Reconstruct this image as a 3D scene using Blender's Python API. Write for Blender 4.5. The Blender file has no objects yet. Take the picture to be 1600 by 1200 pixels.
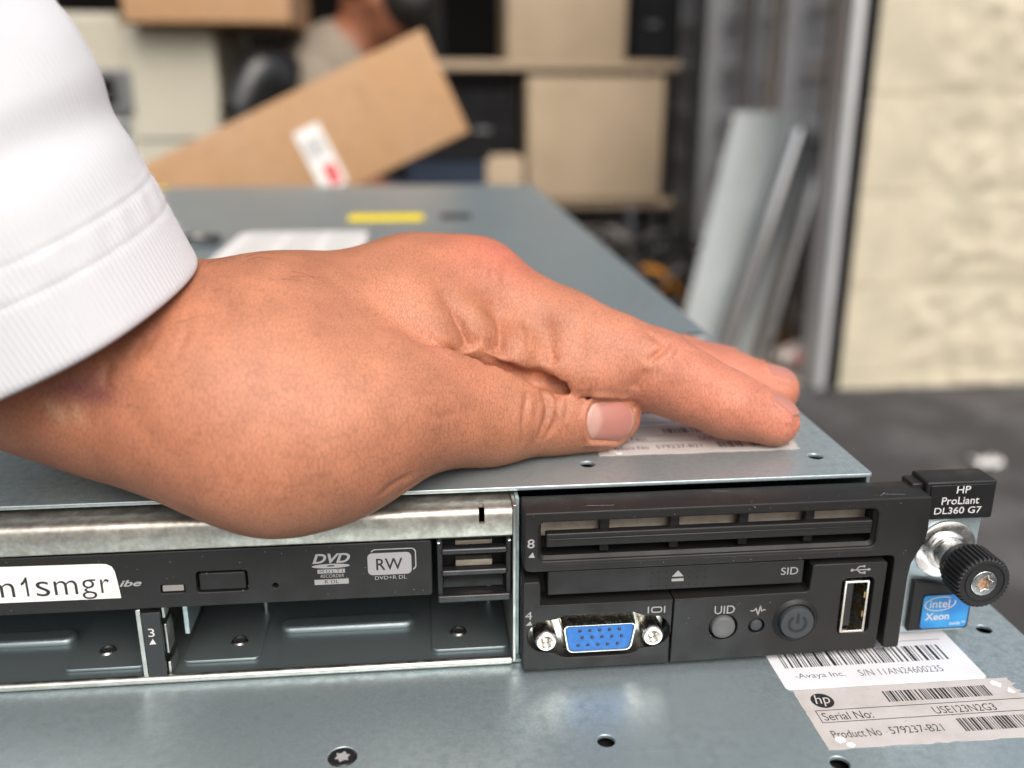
import bpy, bmesh, math, random
import numpy as np
from mathutils import Matrix, Vector, noise as mnoise
random.seed(7)
SC = bpy.context.scene
COL = SC.collection
MM = 0.001

# ------------------------------------------------------------------ camera
# world axes: x along the server front, y into the scene, z up (millimetres * MM);
# origin: front right corner of the upper server's lid, z = 0 on the lower server's lid
CAM_LOC = (-104.868, -193.958, 130.161)
CAM_R = ((0.995333, -0.096484, 0.001677), (-0.027765, -0.302982, -0.952592), (0.092418, 0.948100, -0.304247))
cam_d = bpy.data.cameras.new('camera')
cam = bpy.data.objects.new('camera', cam_d)
COL.objects.link(cam)
r, d, f = [Vector(v) for v in CAM_R]
cam.matrix_world = Matrix(((r.x, -d.x, -f.x, CAM_LOC[0] * MM), (r.y, -d.y, -f.y, CAM_LOC[1] * MM), (r.z, -d.z, -f.z, CAM_LOC[2] * MM), (0, 0, 0, 1)))
cam_d.sensor_width = 36
cam_d.sensor_fit = 'HORIZONTAL'
cam_d.lens = 1451.67 / 1600 * 36
cam_d.clip_start = 0.01
cam_d.clip_end = 200
cam_d.dof.use_dof = True
cam_d.dof.focus_distance = 0.208
cam_d.dof.aperture_fstop = 8.0
SC.camera = cam

# ------------------------------------------------------------------ sky and sun (bright overcast / open shade)
W = bpy.data.worlds.new('World'); SC.world = W; W.use_nodes = True
nt = W.node_tree
bg = nt.nodes['Background']
sky = nt.nodes.new('ShaderNodeTexSky'); sky.sky_type = 'NISHITA'; sky.sun_disc = False
SUN_EL, SUN_AZ = math.radians(46), math.radians(170)
sky.sun_elevation = SUN_EL; sky.sun_rotation = SUN_AZ
sky.air_density = 1.0; sky.dust_density = 6.0; sky.ozone_density = 1.0
hs = nt.nodes.new('ShaderNodeHueSaturation'); hs.inputs['Saturation'].default_value = .45      # thin overcast: the sky is nearly white
nt.links.new(sky.outputs[0], hs.inputs['Color']); nt.links.new(hs.outputs[0], bg.inputs[0]); bg.inputs[1].default_value = 0.15
sun_d = bpy.data.lights.new('sun', 'SUN'); sun_d.energy = 1.5; sun_d.angle = math.radians(45); sun_d.color = (1, .95, .88)
sun = bpy.data.objects.new('sun', sun_d); COL.objects.link(sun)
sv = Vector((math.sin(SUN_AZ) * math.cos(SUN_EL), math.cos(SUN_AZ) * math.cos(SUN_EL), math.sin(SUN_EL)))
sun.rotation_euler = sv.to_track_quat('Z', 'Y').to_euler()
SC.view_settings.view_transform = 'Standard'; SC.view_settings.look = 'None'
SC.view_settings.gamma = 1; SC.view_settings.use_curve_mapping = False
SC.view_settings.exposure = 0.24

# ------------------------------------------------------------------ materials
MATS = {}
def mat(name, col, rough=.5, metal=0., vary=None, bump=None, sss=0., coat=0., rvary=None, spec=None, emit=None):
    """vary=(scale per m, second colour, lo, hi, detail)  bump=(scale per m, strength, distance m)"""
    m = bpy.data.materials.new(name); m.use_nodes = True
    n = m.node_tree; b = n.nodes['Principled BSDF']; L = n.links.new
    b.inputs['Base Color'].default_value = (*col, 1); b.inputs['Roughness'].default_value = rough; b.inputs['Metallic'].default_value = metal
    if spec is not None: b.inputs['Specular IOR Level'].default_value = spec
    if coat: b.inputs['Coat Weight'].default_value = coat; b.inputs['Coat Roughness'].default_value = .15
    tc = n.nodes.new('ShaderNodeTexCoord')
    if vary:
        for i, (sc, c2, lo, hi, det) in enumerate(vary if isinstance(vary, list) else [vary]):
            nz = n.nodes.new('ShaderNodeTexNoise'); nz.inputs['Scale'].default_value = sc; nz.inputs['Detail'].default_value = det
            L(tc.outputs['Object'], nz.inputs['Vector'])
            mr = n.nodes.new('ShaderNodeMapRange'); mr.inputs[1].default_value = lo; mr.inputs[2].default_value = hi
            L(nz.outputs[0], mr.inputs[0])
            mx = n.nodes.new('ShaderNodeMix'); mx.data_type = 'RGBA'
            L(mr.outputs[0], mx.inputs[0])
            if b.inputs['Base Color'].is_linked: L(b.inputs['Base Color'].links[0].from_socket, mx.inputs[6])
            else: mx.inputs[6].default_value = (*col, 1)
            mx.inputs[7].default_value = (*c2, 1)
            L(mx.outputs[2], b.inputs['Base Color'])
    if rvary:
        nz = n.nodes.new('ShaderNodeTexNoise'); nz.inputs['Scale'].default_value = rvary[0]; nz.inputs['Detail'].default_value = 4
        L(tc.outputs['Object'], nz.inputs['Vector'])
        mr = n.nodes.new('ShaderNodeMapRange'); mr.inputs[1].default_value = .35; mr.inputs[2].default_value = .65; mr.inputs[3].default_value = rvary[1]; mr.inputs[4].default_value = rvary[2]
        L(nz.outputs[0], mr.inputs[0]); L(mr.outputs[0], b.inputs['Roughness'])
    if bump:
        nz = n.nodes.new('ShaderNodeTexNoise'); nz.inputs['Scale'].default_value = bump[0]; nz.inputs['Detail'].default_value = 3
        L(tc.outputs['Object'], nz.inputs['Vector'])
        bp = n.nodes.new('ShaderNodeBump'); bp.inputs['Strength'].default_value = bump[1]; bp.inputs['Distance'].default_value = bump[2]
        L(nz.outputs[0], bp.inputs['Height']); L(bp.outputs[0], b.inputs['Normal'])
    if sss:
        b.inputs['Subsurface Weight'].default_value = sss; b.inputs['Subsurface Radius'].default_value = (1, .35, .18); b.inputs['Subsurface Scale'].default_value = .002
    MATS[name] = m
    return m
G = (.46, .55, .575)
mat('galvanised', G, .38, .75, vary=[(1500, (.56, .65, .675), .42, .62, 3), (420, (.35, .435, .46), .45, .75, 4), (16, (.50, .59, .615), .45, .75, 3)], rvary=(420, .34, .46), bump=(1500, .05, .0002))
mat('bay_steel_shaded', (.29, .34, .35), .42, .85, rvary=(900, .38, .46))  # the same galvanised steel, with the shade of the bay put into its colour
mat('edge_steel', (.50, .50, .47), .38, 1, vary=(500, (.40, .40, .37), .4, .7, 4), rvary=(400, .3, .46))
mat('cut_steel', (.55, .53, .48), .46, .9, vary=[(900, (.43, .41, .36), .4, .65, 5), (250, (.36, .34, .30), .5, .75, 4)], rvary=(300, .4, .55))
mat('bright_steel', (.72, .72, .70), .22, 1, rvary=(500, .16, .34))
mat('nickel', (.75, .72, .66), .2, 1, rvary=(600, .15, .3))
mat('black_plastic', (.013, .0125, .0125), .46, 0, spec=.36, bump=(2600, .16, .0002), vary=(60, (.015, .014, .014), .4, .7, 3), rvary=(150, .4, .54))
mat('black_smooth', (.012, .012, .013), .3, 0, rvary=(200, .24, .4))
mat('black_rubber', (.013, .013, .014), .5, 0, bump=(2000, .1, .0002))
mat('dark_grey', (.035, .04, .045), .5, 0, bump=(2500, .1, .0002))
mat('button_grey', (.105, .105, .108), .38, 0, bump=(2500, .05, .0002))
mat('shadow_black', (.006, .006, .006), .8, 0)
mat('print_silver', (.34, .34, .345), .5, 0)
mat('print_white', (.62, .62, .62), .5, 0)
mat('print_black', (.02, .02, .021), .55, 0)
mat('print_faded', (.13, .13, .135), .6, 0, vary=(900, (.35, .34, .34), .5, .75, 3))
mat('paper_white', (.77, .77, .80), .32, 0, vary=(90, (.68, .68, .71), .5, .8, 3))
mat('paper_aged', (.56, .52, .50), .4, 0, vary=[(160, (.48, .44, .42), .45, .75, 4), (1100, (.3, .28, .27), .68, .75, 4)])
mat('sticker_white', (.82, .81, .79), .4, 0, vary=(120, (.74, .72, .68), .5, .75, 3))
mat('sticker_yellow', (.85, .66, .005), .7, 0, spec=.15)
mat('connector_blue', (.035, .16, .50), .42, 0, vary=(800, (.05, .2, .56), .4, .7, 3))
mat('badge_blue', (.015, .18, .52), .28, 0, vary=(120, (.03, .30, .66), .4, .62, 1))
mat('brass', (.62, .45, .2), .3, 1)
mat('rusty', (.45, .22, .12), .6, .5, vary=(1500, (.55, .42, .3), .4, .6, 4))
mat('led_window', (.22, .2, .19), .15, 0, coat=.5)
mat('tan_reflection', (.52, .44, .36), .5, .8, vary=(400, (.42, .35, .28), .4, .7, 4))  # galvanised plates behind the slots, a tan reflection painted into their colour
mat('cloth_white', (.66, .66, .69), .9, 0)
mat('cardboard', (.43, .25, .125), .8, 0, vary=[(9, (.43, .265, .15), .4, .7, 3), (120, (.35, .205, .105), .5, .75, 3)], bump=(200, .15, .001))
mat('tan_board', (.41, .315, .215), .8, 0, vary=(6, (.36, .275, .185), .4, .7, 3))
mat('cream_plastic', (.45, .425, .34), .55, 0, vary=(5, (.40, .375, .30), .4, .7, 3))
mat('grey_plastic', (.12, .125, .13), .5, 0)
mat('dusty_blue', (.02, .03, .05), .6, 0, spec=.2)
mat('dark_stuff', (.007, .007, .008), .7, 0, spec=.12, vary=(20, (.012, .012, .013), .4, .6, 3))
mat('wall_in_shade', (.012, .011, .011), .9, 0, spec=.1)  # the lack of light inside the unit is put into this colour
mat('block_paint', (.55, .49, .37), .85, 0, vary=[(9, (.43, .39, .29), .4, .7, 5), (70, (.40, .365, .28), .55, .75, 4)], bump=(90, .4, .004))
mat('asphalt', (.04, .038, .04), .85, 0, vary=[(7, (.10, .096, .1), .45, .66, 6), (300, (.11, .105, .1), .62, .72, 2)], bump=(250, .6, .006))
mat('concrete', (.36, .32, .27), .85, 0, vary=(4, (.30, .27, .23), .4, .7, 5))
mat('sheet_metal', (.56, .60, .61), .45, .7, vary=(8, (.48, .52, .53), .4, .7, 3))
mat('door_metal', (.60, .60, .61), .5, .6, vary=(6, (.50, .50, .505), .4, .7, 4))
mat('chrome', (.8, .8, .8), .18, 1)
mat('red_print', (.65, .09, .09), .5, 0)
mat('orange_cable', (.5, .2, .02), .5, 0)
mat('bag_pink', (.45, .33, .28), .5, 0, vary=(30, (.55, .5, .46), .45, .55, 2))
mat('shirt_beige', (.24, .2, .155), .9, 0)
mat('trousers', (.04, .045, .06), .9, 0)
mat('hair_black', (.01, .009, .008), .5, 0)
mat('skin_far', (.28, .11, .06), .5, 0, sss=.1)
mat('wood', (.25, .17, .1), .7, 0)

# ------------------------------------------------------------------ object helpers
ORI = {}
def tag(o, label=None, cat=None, group=None, kind=None):
    if label: o['label'] = label
    if cat: o['category'] = cat
    if group: o['group'] = group
    if kind: o['kind'] = kind
    return o
def empty(name, origin, label, cat, group=None):
    o = bpy.data.objects.new(name, None); COL.objects.link(o)
    o.empty_display_size = .02; o.location = Vector(origin) * MM; ORI[o] = Vector(origin)
    return tag(o, label, cat, group)
def mesh(verts, faces, sharp=35, mats=()):
    me = bpy.data.meshes.new('m'); me.from_pydata([tuple(v) for v in verts], [], [tuple(int(i) for i in q) for q in faces])
    for m in mats: me.materials.append(MATS[m])
    me.update()
    return me
def shade(me, sharp=35):
    me.polygons.foreach_set('use_smooth', [True] * len(me.polygons))
    me.set_sharp_from_angle(angle=math.radians(sharp))
def obj(name, me, m, parent=None, origin=(0, 0, 0), sharp=35, bevel=0):
    """me: Mesh in world millimetres; stored relative to the thing's origin"""
    o0 = ORI[parent] if parent is not None else Vector(origin)
    me.transform(Matrix.Scale(MM, 4) @ Matrix.Translation(-o0))
    me.name = name
    if m: me.materials.clear(); me.materials.append(MATS[m])
    shade(me, sharp)
    o = bpy.data.objects.new(name, me); COL.objects.link(o); ORI[o] = o0
    if parent is not None: o.parent = parent
    else: o.location = o0 * MM
    if bevel:
        b = o.modifiers.new('bevel', 'BEVEL'); b.width = bevel * MM; b.segments = 2; b.limit_method = 'ANGLE'; b.angle_limit = math.radians(40)
    return o
class MB:
    def __init__(s): s.v = []; s.f = []
    def add(s, v, f): o = len(s.v); s.v += [tuple(p) for p in v]; s.f += [tuple(i + o for i in q) for q in f]; return s
    def box(s, x0, x1, y0, y1, z0, z1):
        return s.add([(x, y, z) for x in (x0, x1) for y in (y0, y1) for z in (z0, z1)], [(0, 1, 3, 2), (4, 6, 7, 5), (0, 4, 5, 1), (2, 3, 7, 6), (0, 2, 6, 4), (1, 5, 7, 3)])
    def quad(s, a, b, c, d): return s.add([a, b, c, d], [(0, 1, 2, 3)])
    def tube(s, pts, rad, n=10, caps=True):
        P = [Vector(p) for p in pts]; R = rad if isinstance(rad, (list, tuple)) else [rad] * len(P); V = []; F = []
        up = None
        for i, p in enumerate(P):
            t = (P[min(i + 1, len(P) - 1)] - P[max(i - 1, 0)]).normalized()
            if up is None: up = t.orthogonal()
            e1 = (up - t * up.dot(t)).normalized(); e2 = t.cross(e1); up = e1
            V += [p + R[i] * (math.cos(2 * math.pi * k / n) * e1 + math.sin(2 * math.pi * k / n) * e2) for k in range(n)]
        for i in range(len(P) - 1):
            for k in range(n): F.append((i * n + k, i * n + (k + 1) % n, (i + 1) * n + (k + 1) % n, (i + 1) * n + k))
        if caps: F.append(tuple(range(n))[::-1]); F.append(tuple((len(P) - 1) * n + k for k in range(n)))
        return s.add(V, F)
    def lathe(s, c, prof, n=40, axis='y', cap=False):
        """prof: (along, radius) pairs; along runs on the axis"""
        V = []; F = []
        for a, r in prof:
            for k in range(n):
                u, w = r * math.cos(2 * math.pi * k / n), r * math.sin(2 * math.pi * k / n)
                V.append((c[0] + u, c[1] + a, c[2] + w) if axis == 'y' else (c[0] + u, c[1] + w, c[2] + a))
        for i in range(len(prof) - 1):
            for k in range(n): F.append((i * n + k, i * n + (k + 1) % n, (i + 1) * n + (k + 1) % n, (i + 1) * n + k))
        if cap: F.append(tuple((len(prof) - 1) * n + k for k in range(n)))
        s.add(V, F); return s
    def me(s): 
        me = mesh(s.v, s.f); bm = bmesh.new(); bm.from_mesh(me); bmesh.ops.recalc_face_normals(bm, faces=bm.faces); bm.to_mesh(me); bm.free(); return me
def box(name, m, parent, x0, x1, y0, y1, z0, z1, bevel=0, **k):
    return obj(name, MB().box(x0, x1, y0, y1, z0, z1).me(), m, parent, bevel=bevel, **k)
def from_curve(cu):
    ob = bpy.data.objects.new('tmp', cu); COL.objects.link(ob)
    dg = bpy.context.evaluated_depsgraph_get()
    me = bpy.data.meshes.new_from_object(ob.evaluated_get(dg))
    bpy.data.objects.remove(ob); bpy.data.curves.remove(cu)
    me.materials.clear()
    return me
FRONT = Matrix(((1, 0, 0, 0), (0, 0, -1, 0), (0, 1, 0, 0), (0, 0, 0, 1)))     # (x, z, out) -> world, facing -y
FLAT = Matrix.Identity(4)
def plate_me(polys, depth, bevel=.2, plane='front', at=0.):
    """closed outlines (holes included) to a bevelled plate; at = the y (front) or z (flat) of its outer face"""
    cu = bpy.data.curves.new('p', 'CURVE'); cu.dimensions = '2D'; cu.fill_mode = 'BOTH'
    cu.extrude = max(depth / 2 - bevel, .001); cu.bevel_depth = bevel; cu.bevel_resolution = 2; cu.offset = -bevel
    for pl in polys:
        sp = cu.splines.new('POLY'); sp.points.add(len(pl) - 1); sp.use_cyclic_u = True
        for p, q in zip(sp.points, pl): p.co = (q[0], q[1], 0, 1)
    me = from_curve(cu)
    if plane == 'front': me.transform(Matrix.Translation((0, at + depth / 2, 0)) @ FRONT)
    else: me.transform(Matrix.Translation((0, 0, at - depth / 2)))
    return me
def plate(name, m, parent, polys, depth, bevel=.2, plane='front', at=0., **k):
    return obj(name, plate_me(polys, depth, bevel, plane, at), m, parent, **k)
def rr(x0, x1, z0, z1, r=1., n=5):
    P = []
    for cx, cz, a0 in ((x1 - r, z0 + r, -90), (x1 - r, z1 - r, 0), (x0 + r, z1 - r, 90), (x0 + r, z0 + r, 180)):
        for k in range(n + 1):
            a = math.radians(a0 + 90 * k / n); P.append((cx + r * math.cos(a), cz + r * math.sin(a)))
    return P
def circ(cx, cz, r, n=32, rz=None): return [(cx + r * math.cos(2 * math.pi * k / n), cz + (rz or r) * math.sin(2 * math.pi * k / n)) for k in range(n)]
def flat_me(polys, plane='front', at=0., rot=0.):
    cu = bpy.data.curves.new('p', 'CURVE'); cu.dimensions = '2D'; cu.fill_mode = 'BOTH'
    for pl in polys:
        sp = cu.splines.new('POLY'); sp.points.add(len(pl) - 1); sp.use_cyclic_u = True
        for p, q in zip(sp.points, pl): p.co = (q[0], q[1], 0, 1)
    me = from_curve(cu)
    me.transform(Matrix.Translation((0, at, 0) if plane == 'front' else (0, 0, at)) @ (FRONT if plane == 'front' else FLAT))
    return me
def text_me(s, bx, plane='front', at=0., shear=0., bold=0., fit=True):
    """flat lettering filling bx = (x0, x1, y0, y1)"""
    cu = bpy.data.curves.new('t', 'FONT'); cu.body = s; cu.shear = shear; cu.offset = bold; cu.resolution_u = 4; cu.space_line = .85
    cu.align_x = 'CENTER' if '\n' in s else 'LEFT'
    me = from_curve(cu)
    co = np.empty(len(me.vertices) * 3, np.float32); me.vertices.foreach_get('co', co); co = co.reshape(-1, 3)
    lo, hi = co.min(0), co.max(0)
    sx = (bx[1] - bx[0]) / (hi[0] - lo[0]); sy = (bx[3] - bx[2]) / (hi[1] - lo[1])
    me.transform(Matrix.Translation((bx[0] - lo[0] * sx, bx[2] - lo[1] * sy, 0)) @ Matrix.Diagonal((sx, sy, 1, 1)))
    me.transform(Matrix.Translation((0, at, 0) if plane == 'front' else (0, 0, at)) @ (FRONT if plane == 'front' else FLAT))
    return me
def text(s, bx, m, parent, plane='front', at=0., name='lettering', **k):
    return obj(name, text_me(s, bx, plane, at, **k), m, parent)
def join_me(*mes):
    bm = bmesh.new()
    for me in mes: bm.from_mesh(me); bpy.data.meshes.remove(me)
    me = bpy.data.meshes.new('j'); bm.to_mesh(me); bm.free(); return me
def barcode_me(x0, x1, y0, y1, at, seed, unit=.28):
    R = random.Random(seed); b = MB(); x = x0
    while x < x1 - 1:
        w = unit * R.choice((1, 1, 1, 2, 2, 3)); b.quad((x, y0, at), (x + w, y0, at), (x + w, y1, at), (x, y1, at)); x += w + unit * R.choice((1, 1, 1, 2, 2, 3))
    return b.me()

SC.cycles.max_bounces = 6; SC.cycles.diffuse_bounces = 3; SC.cycles.glossy_bounces = 3; SC.cycles.caustics_reflective = False; SC.cycles.caustics_refractive = False

# faint directional wear on the galvanised sheets
_g = MATS['galvanised'].node_tree; _b = _g.nodes['Principled BSDF']
_tc = _g.nodes.new('ShaderNodeTexCoord')
def _scr(rot, sc, lo, hi):
    mp = _g.nodes.new('ShaderNodeMapping'); mp.inputs['Rotation'].default_value = (0, 0, rot); mp.inputs['Scale'].default_value = sc
    _g.links.new(_tc.outputs['Object'], mp.inputs[0])
    nz = _g.nodes.new('ShaderNodeTexNoise'); nz.inputs['Scale'].default_value = 1; nz.inputs['Detail'].default_value = 2
    _g.links.new(mp.outputs[0], nz.inputs['Vector'])
    mr = _g.nodes.new('ShaderNodeMapRange'); mr.inputs[1].default_value = lo; mr.inputs[2].default_value = hi
    _g.links.new(nz.outputs[0], mr.inputs[0]); return mr.outputs[0]
for rot, sc, lo, hi, amt in ((.12, (26, 1900, 10), .70, .78, .5), (1.9, (40, 2600, 10), .74, .80, .4)):
    o_ = _scr(rot, sc, lo, hi)
    mx = _g.nodes.new('ShaderNodeMix'); mx.data_type = 'RGBA'; ml = _g.nodes.new('ShaderNodeMath'); ml.operation = 'MULTIPLY'; ml.inputs[1].default_value = amt
    _g.links.new(o_, ml.inputs[0]); _g.links.new(ml.outputs[0], mx.inputs[0])
    _g.links.new(_b.inputs['Base Color'].links[0].from_socket, mx.inputs[6]); mx.inputs[7].default_value = (.72, .76, .77, 1)
    _g.links.new(mx.outputs[2], _b.inputs['Base Color'])
# ------------------------------------------------------------------ the setting behind (all far out of focus)
GZ = -525.0
g = MB(); N = 24
for i in range(N + 1):
    for j in range(N + 1):
        g.v.append((-6000 + 12000 * i / N, -3000 + 12000 * j / N, GZ))
for i in range(N):
    for j in range(N): g.f.append((i * (N + 1) + j, (i + 1) * (N + 1) + j, (i + 1) * (N + 1) + j + 1, i * (N + 1) + j + 1))
tag(obj('ground', g.me(), 'asphalt'), kind='structure')
tag(box('floor', 'concrete', None, -2600, 832, 1790, 4300, GZ - 60, GZ + 6), kind='structure')

# storage unit shell
unit = empty('storage_unit', (-800, 4200, GZ), 'dark storage unit standing open behind the servers', 'building')
box('wall', 'wall_in_shade', unit, -2600, 900, 4300, 4380, GZ, 2000)
box('roof', 'wall_in_shade', unit, -2600, 1400, 2050, 4380, 2000, 2080)
box('wall', 'wall_in_shade', unit, -2700, -2600, 1800, 4380, GZ, 2000)

# painted split-face block pilaster: every block is a piece of its own
wall = empty('block_wall', (1250, 1850, GZ), 'cream painted split-face block wall at the right edge', 'wall')
def rough_block(seed, x0, x1, y0, y1, z0, z1):
    R = random.Random(seed); nx, nz = 40, 20; b = MB()
    off = Vector((R.random() * 50, R.random() * 50, R.random() * 50))
    for i in range(nx + 1):
        for j in range(nz + 1):
            x = x0 + (x1 - x0) * i / nx; z = z0 + (z1 - z0) * j / nz
            e = min(1, 14 * min(i / nx, 1 - i / nx), 8 * min(j / nz, 1 - j / nz))
            h = mnoise.fractal(Vector((x, 0, z)) * .022 + off, .9, 2.1, 5)
            b.v.append((x, y0 - e * (4 + 8 * h) + 2, z))
    for i in range(nx):
        for j in range(nz): k = i * (nz + 1) + j; b.f.append((k, k + nz + 1, k + nz + 2, k + 1))
    b.box(x0, x1, y0 + 2.3, y1, z0, z1)
    return b.me()
for c in range(-1, 5):
    z0 = -490 + 203 * c + 1.5; z1 = z0 + 200
    if c == -1: z0 = GZ - 5
    plate('block', 'block_paint', wall, [rr(832, 962, z0, z1, 3, 3)], 190, 2, 'front', 1742)
    for k in range(2):
        obj('block', rough_block(c * 7 + k, 964 + 406 * k - (60 if k and c % 2 else 0), 968 + 406 * (k + 1) - 2, 1744, 1930, z0, z1), 'block_paint', wall, sharp=60)
box('mortar', 'block_paint', wall, 838, 1770, 1747, 1925, GZ, 728)
for c in range(-1, 5):
    z0 = -490 + 203 * c + 1.5; z1 = z0 + 200
    if c == -1: z0 = GZ - 5
    plate('block', 'block_paint', wall, [rr(832, 1770, z0, z1, 3, 3)], 22, 3, 'front', 1934)

# steel partition with ribs and posts running back from the pilaster
part = empty('partition_wall', (850, 2400, GZ), 'grey ribbed steel partition inside the storage unit', 'wall')
b = MB(); prof = []
z = GZ + 5
while z < 1900:
    prof += [(845, z), (845, z + 60), (828, z + 75), (828, z + 120), (845, z + 135)]; z += 150
for x, z in prof: b.v += [(x, 1960, z), (x, 3900, z)]
for i in range(len(prof) - 1): b.f.append((2 * i, 2 * i + 1, 2 * i + 3, 2 * i + 2))
obj('panel', b.me(), 'door_metal', part)
for y, w, x in ((2120, 75, 770), (2400, 60, 790), (2760, 60, 770), (3300, 60, 790)):
    b = MB().box(x, x + 8, y, y + w, GZ, 1900).box(x, 845, y, y + 6, GZ, 1900).box(x, x + 26, y + w - 5, y + w, GZ, 1900)
    obj('post', b.me(), 'door_metal', part)

guide = empty('door_guide', (790, 1760, GZ), 'grey steel door guide with black seal along the block wall', 'door guide')
box('band', 'dark_stuff', guide, 812, 831, 1741, 1935, GZ, 1900)  # plain black plate filling the gap beside the block wall
obj('rail', MB().box(775, 804, 1752, 1757, GZ, 1900).box(775, 780, 1757.2, 1830, GZ, 1900).box(798, 804, 1757.2, 1830, GZ, 1900).me(), 'door_metal', guide)
obj('lip', MB().tube([(780, 1748, GZ), (780, 1748, 1900)], 5, 8).me(), 'sheet_metal', guide)

# things inside and in front of the unit -------------------------------------------------
def carton(name, m, label, cat, x0, x1, y0, y1, z0, z1, flap=True):
    t = empty(name, ((x0 + x1) / 2, (y0 + y1) / 2, z0), label, cat)
    plate('body', m, t, [rr(x0, x1, y0, y1, 6, 3)], z1 - z0, 4, 'flat', z1)
    if flap:
        box('tape', 'tan_board', t, (x0 + x1) / 2 - 25, (x0 + x1) / 2 + 25, y0 - .8, y0 + 2, z0 + (z1 - z0) * .6, z1 - 6)
    return t
# shelving with two tan boxes
sh = empty('shelf_rack', (320, 2820, GZ), 'tan board shelf rack with black uprights deep in the unit', 'shelf')
for z in (180, -222): box('shelf_board', 'tan_board', sh, -60, 672, 2660, 3000, z, z + 25, 2)
for x in (-58, 640):
    for y in (2664, 2966): box('upright', 'dark_stuff', sh, x, x + 30, y, y + 30, GZ, 900)
carton('storage_box', 'tan_board', 'large square tan box on the lower shelf', 'box', 216, 628, 2640, 2960, -197, 162, False)
carton('storage_box', 'tan_board', 'tan box on the upper shelf, cut by the top edge', 'box', 157, 508, 2665, 2950, 205.3, 520, False)
t = empty('equipment_case', (590, 2800, 205), 'black equipment case beside the tan box on the upper shelf', 'case')
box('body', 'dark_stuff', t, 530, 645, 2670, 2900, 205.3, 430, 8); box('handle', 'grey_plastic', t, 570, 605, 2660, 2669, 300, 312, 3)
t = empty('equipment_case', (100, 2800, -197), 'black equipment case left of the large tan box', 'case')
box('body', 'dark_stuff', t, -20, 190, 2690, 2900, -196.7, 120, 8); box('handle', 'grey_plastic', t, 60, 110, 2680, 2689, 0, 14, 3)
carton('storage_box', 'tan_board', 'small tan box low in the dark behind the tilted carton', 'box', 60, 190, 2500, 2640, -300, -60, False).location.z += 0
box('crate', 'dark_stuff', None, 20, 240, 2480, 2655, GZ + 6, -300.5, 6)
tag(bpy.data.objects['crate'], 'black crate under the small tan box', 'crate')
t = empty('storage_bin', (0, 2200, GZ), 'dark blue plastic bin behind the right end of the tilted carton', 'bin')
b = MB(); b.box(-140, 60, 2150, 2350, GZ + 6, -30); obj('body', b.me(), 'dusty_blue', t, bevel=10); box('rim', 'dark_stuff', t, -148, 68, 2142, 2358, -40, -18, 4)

# tangled cables on the floor
cb = random.Random(3)
t = empty('cable_heap', (480, 2300, GZ), 'heap of tangled black cables with orange strands', 'cables')
for i in range(26):
    c = Vector((480 + cb.uniform(-110, 130), 2300 + cb.uniform(-130, 150), GZ + 20)); R = cb.uniform(50, 130); ph = cb.uniform(0, 6); tl = cb.uniform(-.9, .9); h = cb.uniform(30, 310)
    P = []
    for k in range(26):
        a = ph + k * .33
        P.append((c.x + R * math.cos(a), c.y + R * math.sin(a) * math.cos(tl), c.z + h * (.5 + .5 * math.sin(a * 1.3 + ph)) * .8 + R * math.sin(a) * math.sin(tl) * .4 + 20))
    P = [(x, y, max(z, GZ + 14)) for x, y, z in P]
    obj('cable', MB().tube(P, cb.uniform(5, 9), 6).me(), 'orange_cable' if i % 6 == 0 else 'black_rubber', t)
t = empty('power_adapter', (430, 2150, GZ), 'pale grey adapter lying in front of the cable heap', 'adapter')
obj('body', plate_me([rr(395, 470, 2120, 2190, 12)], 60, 8, 'flat', GZ + 66), 'paper_white', t); obj('cord', MB().tube([(395, 2150, GZ + 25), (360, 2160, GZ + 12), (330, 2200, GZ + 12)], 5, 8).me(), 'black_rubber', t)

# steel sheet and rails leaning on the partition
def slab(name, m, p, q, w, th, parent):
    """bar from p (foot) to q (top), w wide (x), th thick (y)"""
    b = MB(); P, Q = Vector(p), Vector(q)
    for c in (P, Q):
        b.v += [(c.x - w / 2, c.y - th / 2, c.z), (c.x + w / 2, c.y - th / 2, c.z), (c.x + w / 2, c.y + th / 2, c.z), (c.x - w / 2, c.y + th / 2, c.z)]
    b.f = [(0, 3, 2, 1), (4, 5, 6, 7), (0, 1, 5, 4), (1, 2, 6, 5), (2, 3, 7, 6), (3, 0, 4, 7)]
    return obj(name, b.me(), m, parent)
t = empty('metal_sheet', (600, 2050, GZ), 'flat grey metal sheet leaning on the partition', 'metal sheet')
slab('panel', 'sheet_metal', (612, 2060, GZ + 6), (735, 2090, 75), 150, 4, t); slab('rim', 'chrome', (690, 2056, GZ + 6), (812, 2086, 70), 6, 10, t)
t = empty('metal_strip', (700, 2030, GZ), 'wide pale metal strip leaning between the two silver rails', 'metal strip')
slab('strip', 'sheet_metal', (690, 2020, GZ + 6), (828, 2050, 20), 55, 6, t); slab('edge_fold', 'chrome', (664, 2014, GZ + 6), (802, 2044, 18), 8, 14, t)
t = empty('board_scrap', (780, 2060, GZ), 'brown cardboard scrap standing behind the silver rails', 'scrap')
slab('board', 'cardboard', (800, 2075, GZ + 6), (835, 2090, -230), 70, 5, t); slab('fold', 'cardboard', (752, 2068, GZ + 6), (775, 2080, -330), 25, 5, t)
for lab, p, q, m in (('bright silver rail leaning in front of the grey metal sheet', (646, 1990, GZ + 6), (795, 2010, 30), 'chrome'), ('silver rail leaning nearest the block wall', (740, 1975, GZ + 6), (868, 1990, 45), 'chrome')):
    t = empty('metal_rail', p, lab, 'rail')
    P, Q = Vector(p), Vector(q)
    b = MB(); b.tube([P, Q], 23, 12); obj('tube', b.me(), m, t)
    obj('end_cap', MB().tube([Q - (Q - P) * .004, Q + (Q - P) * .012], 21, 12).me(), 'chrome', t)
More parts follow.
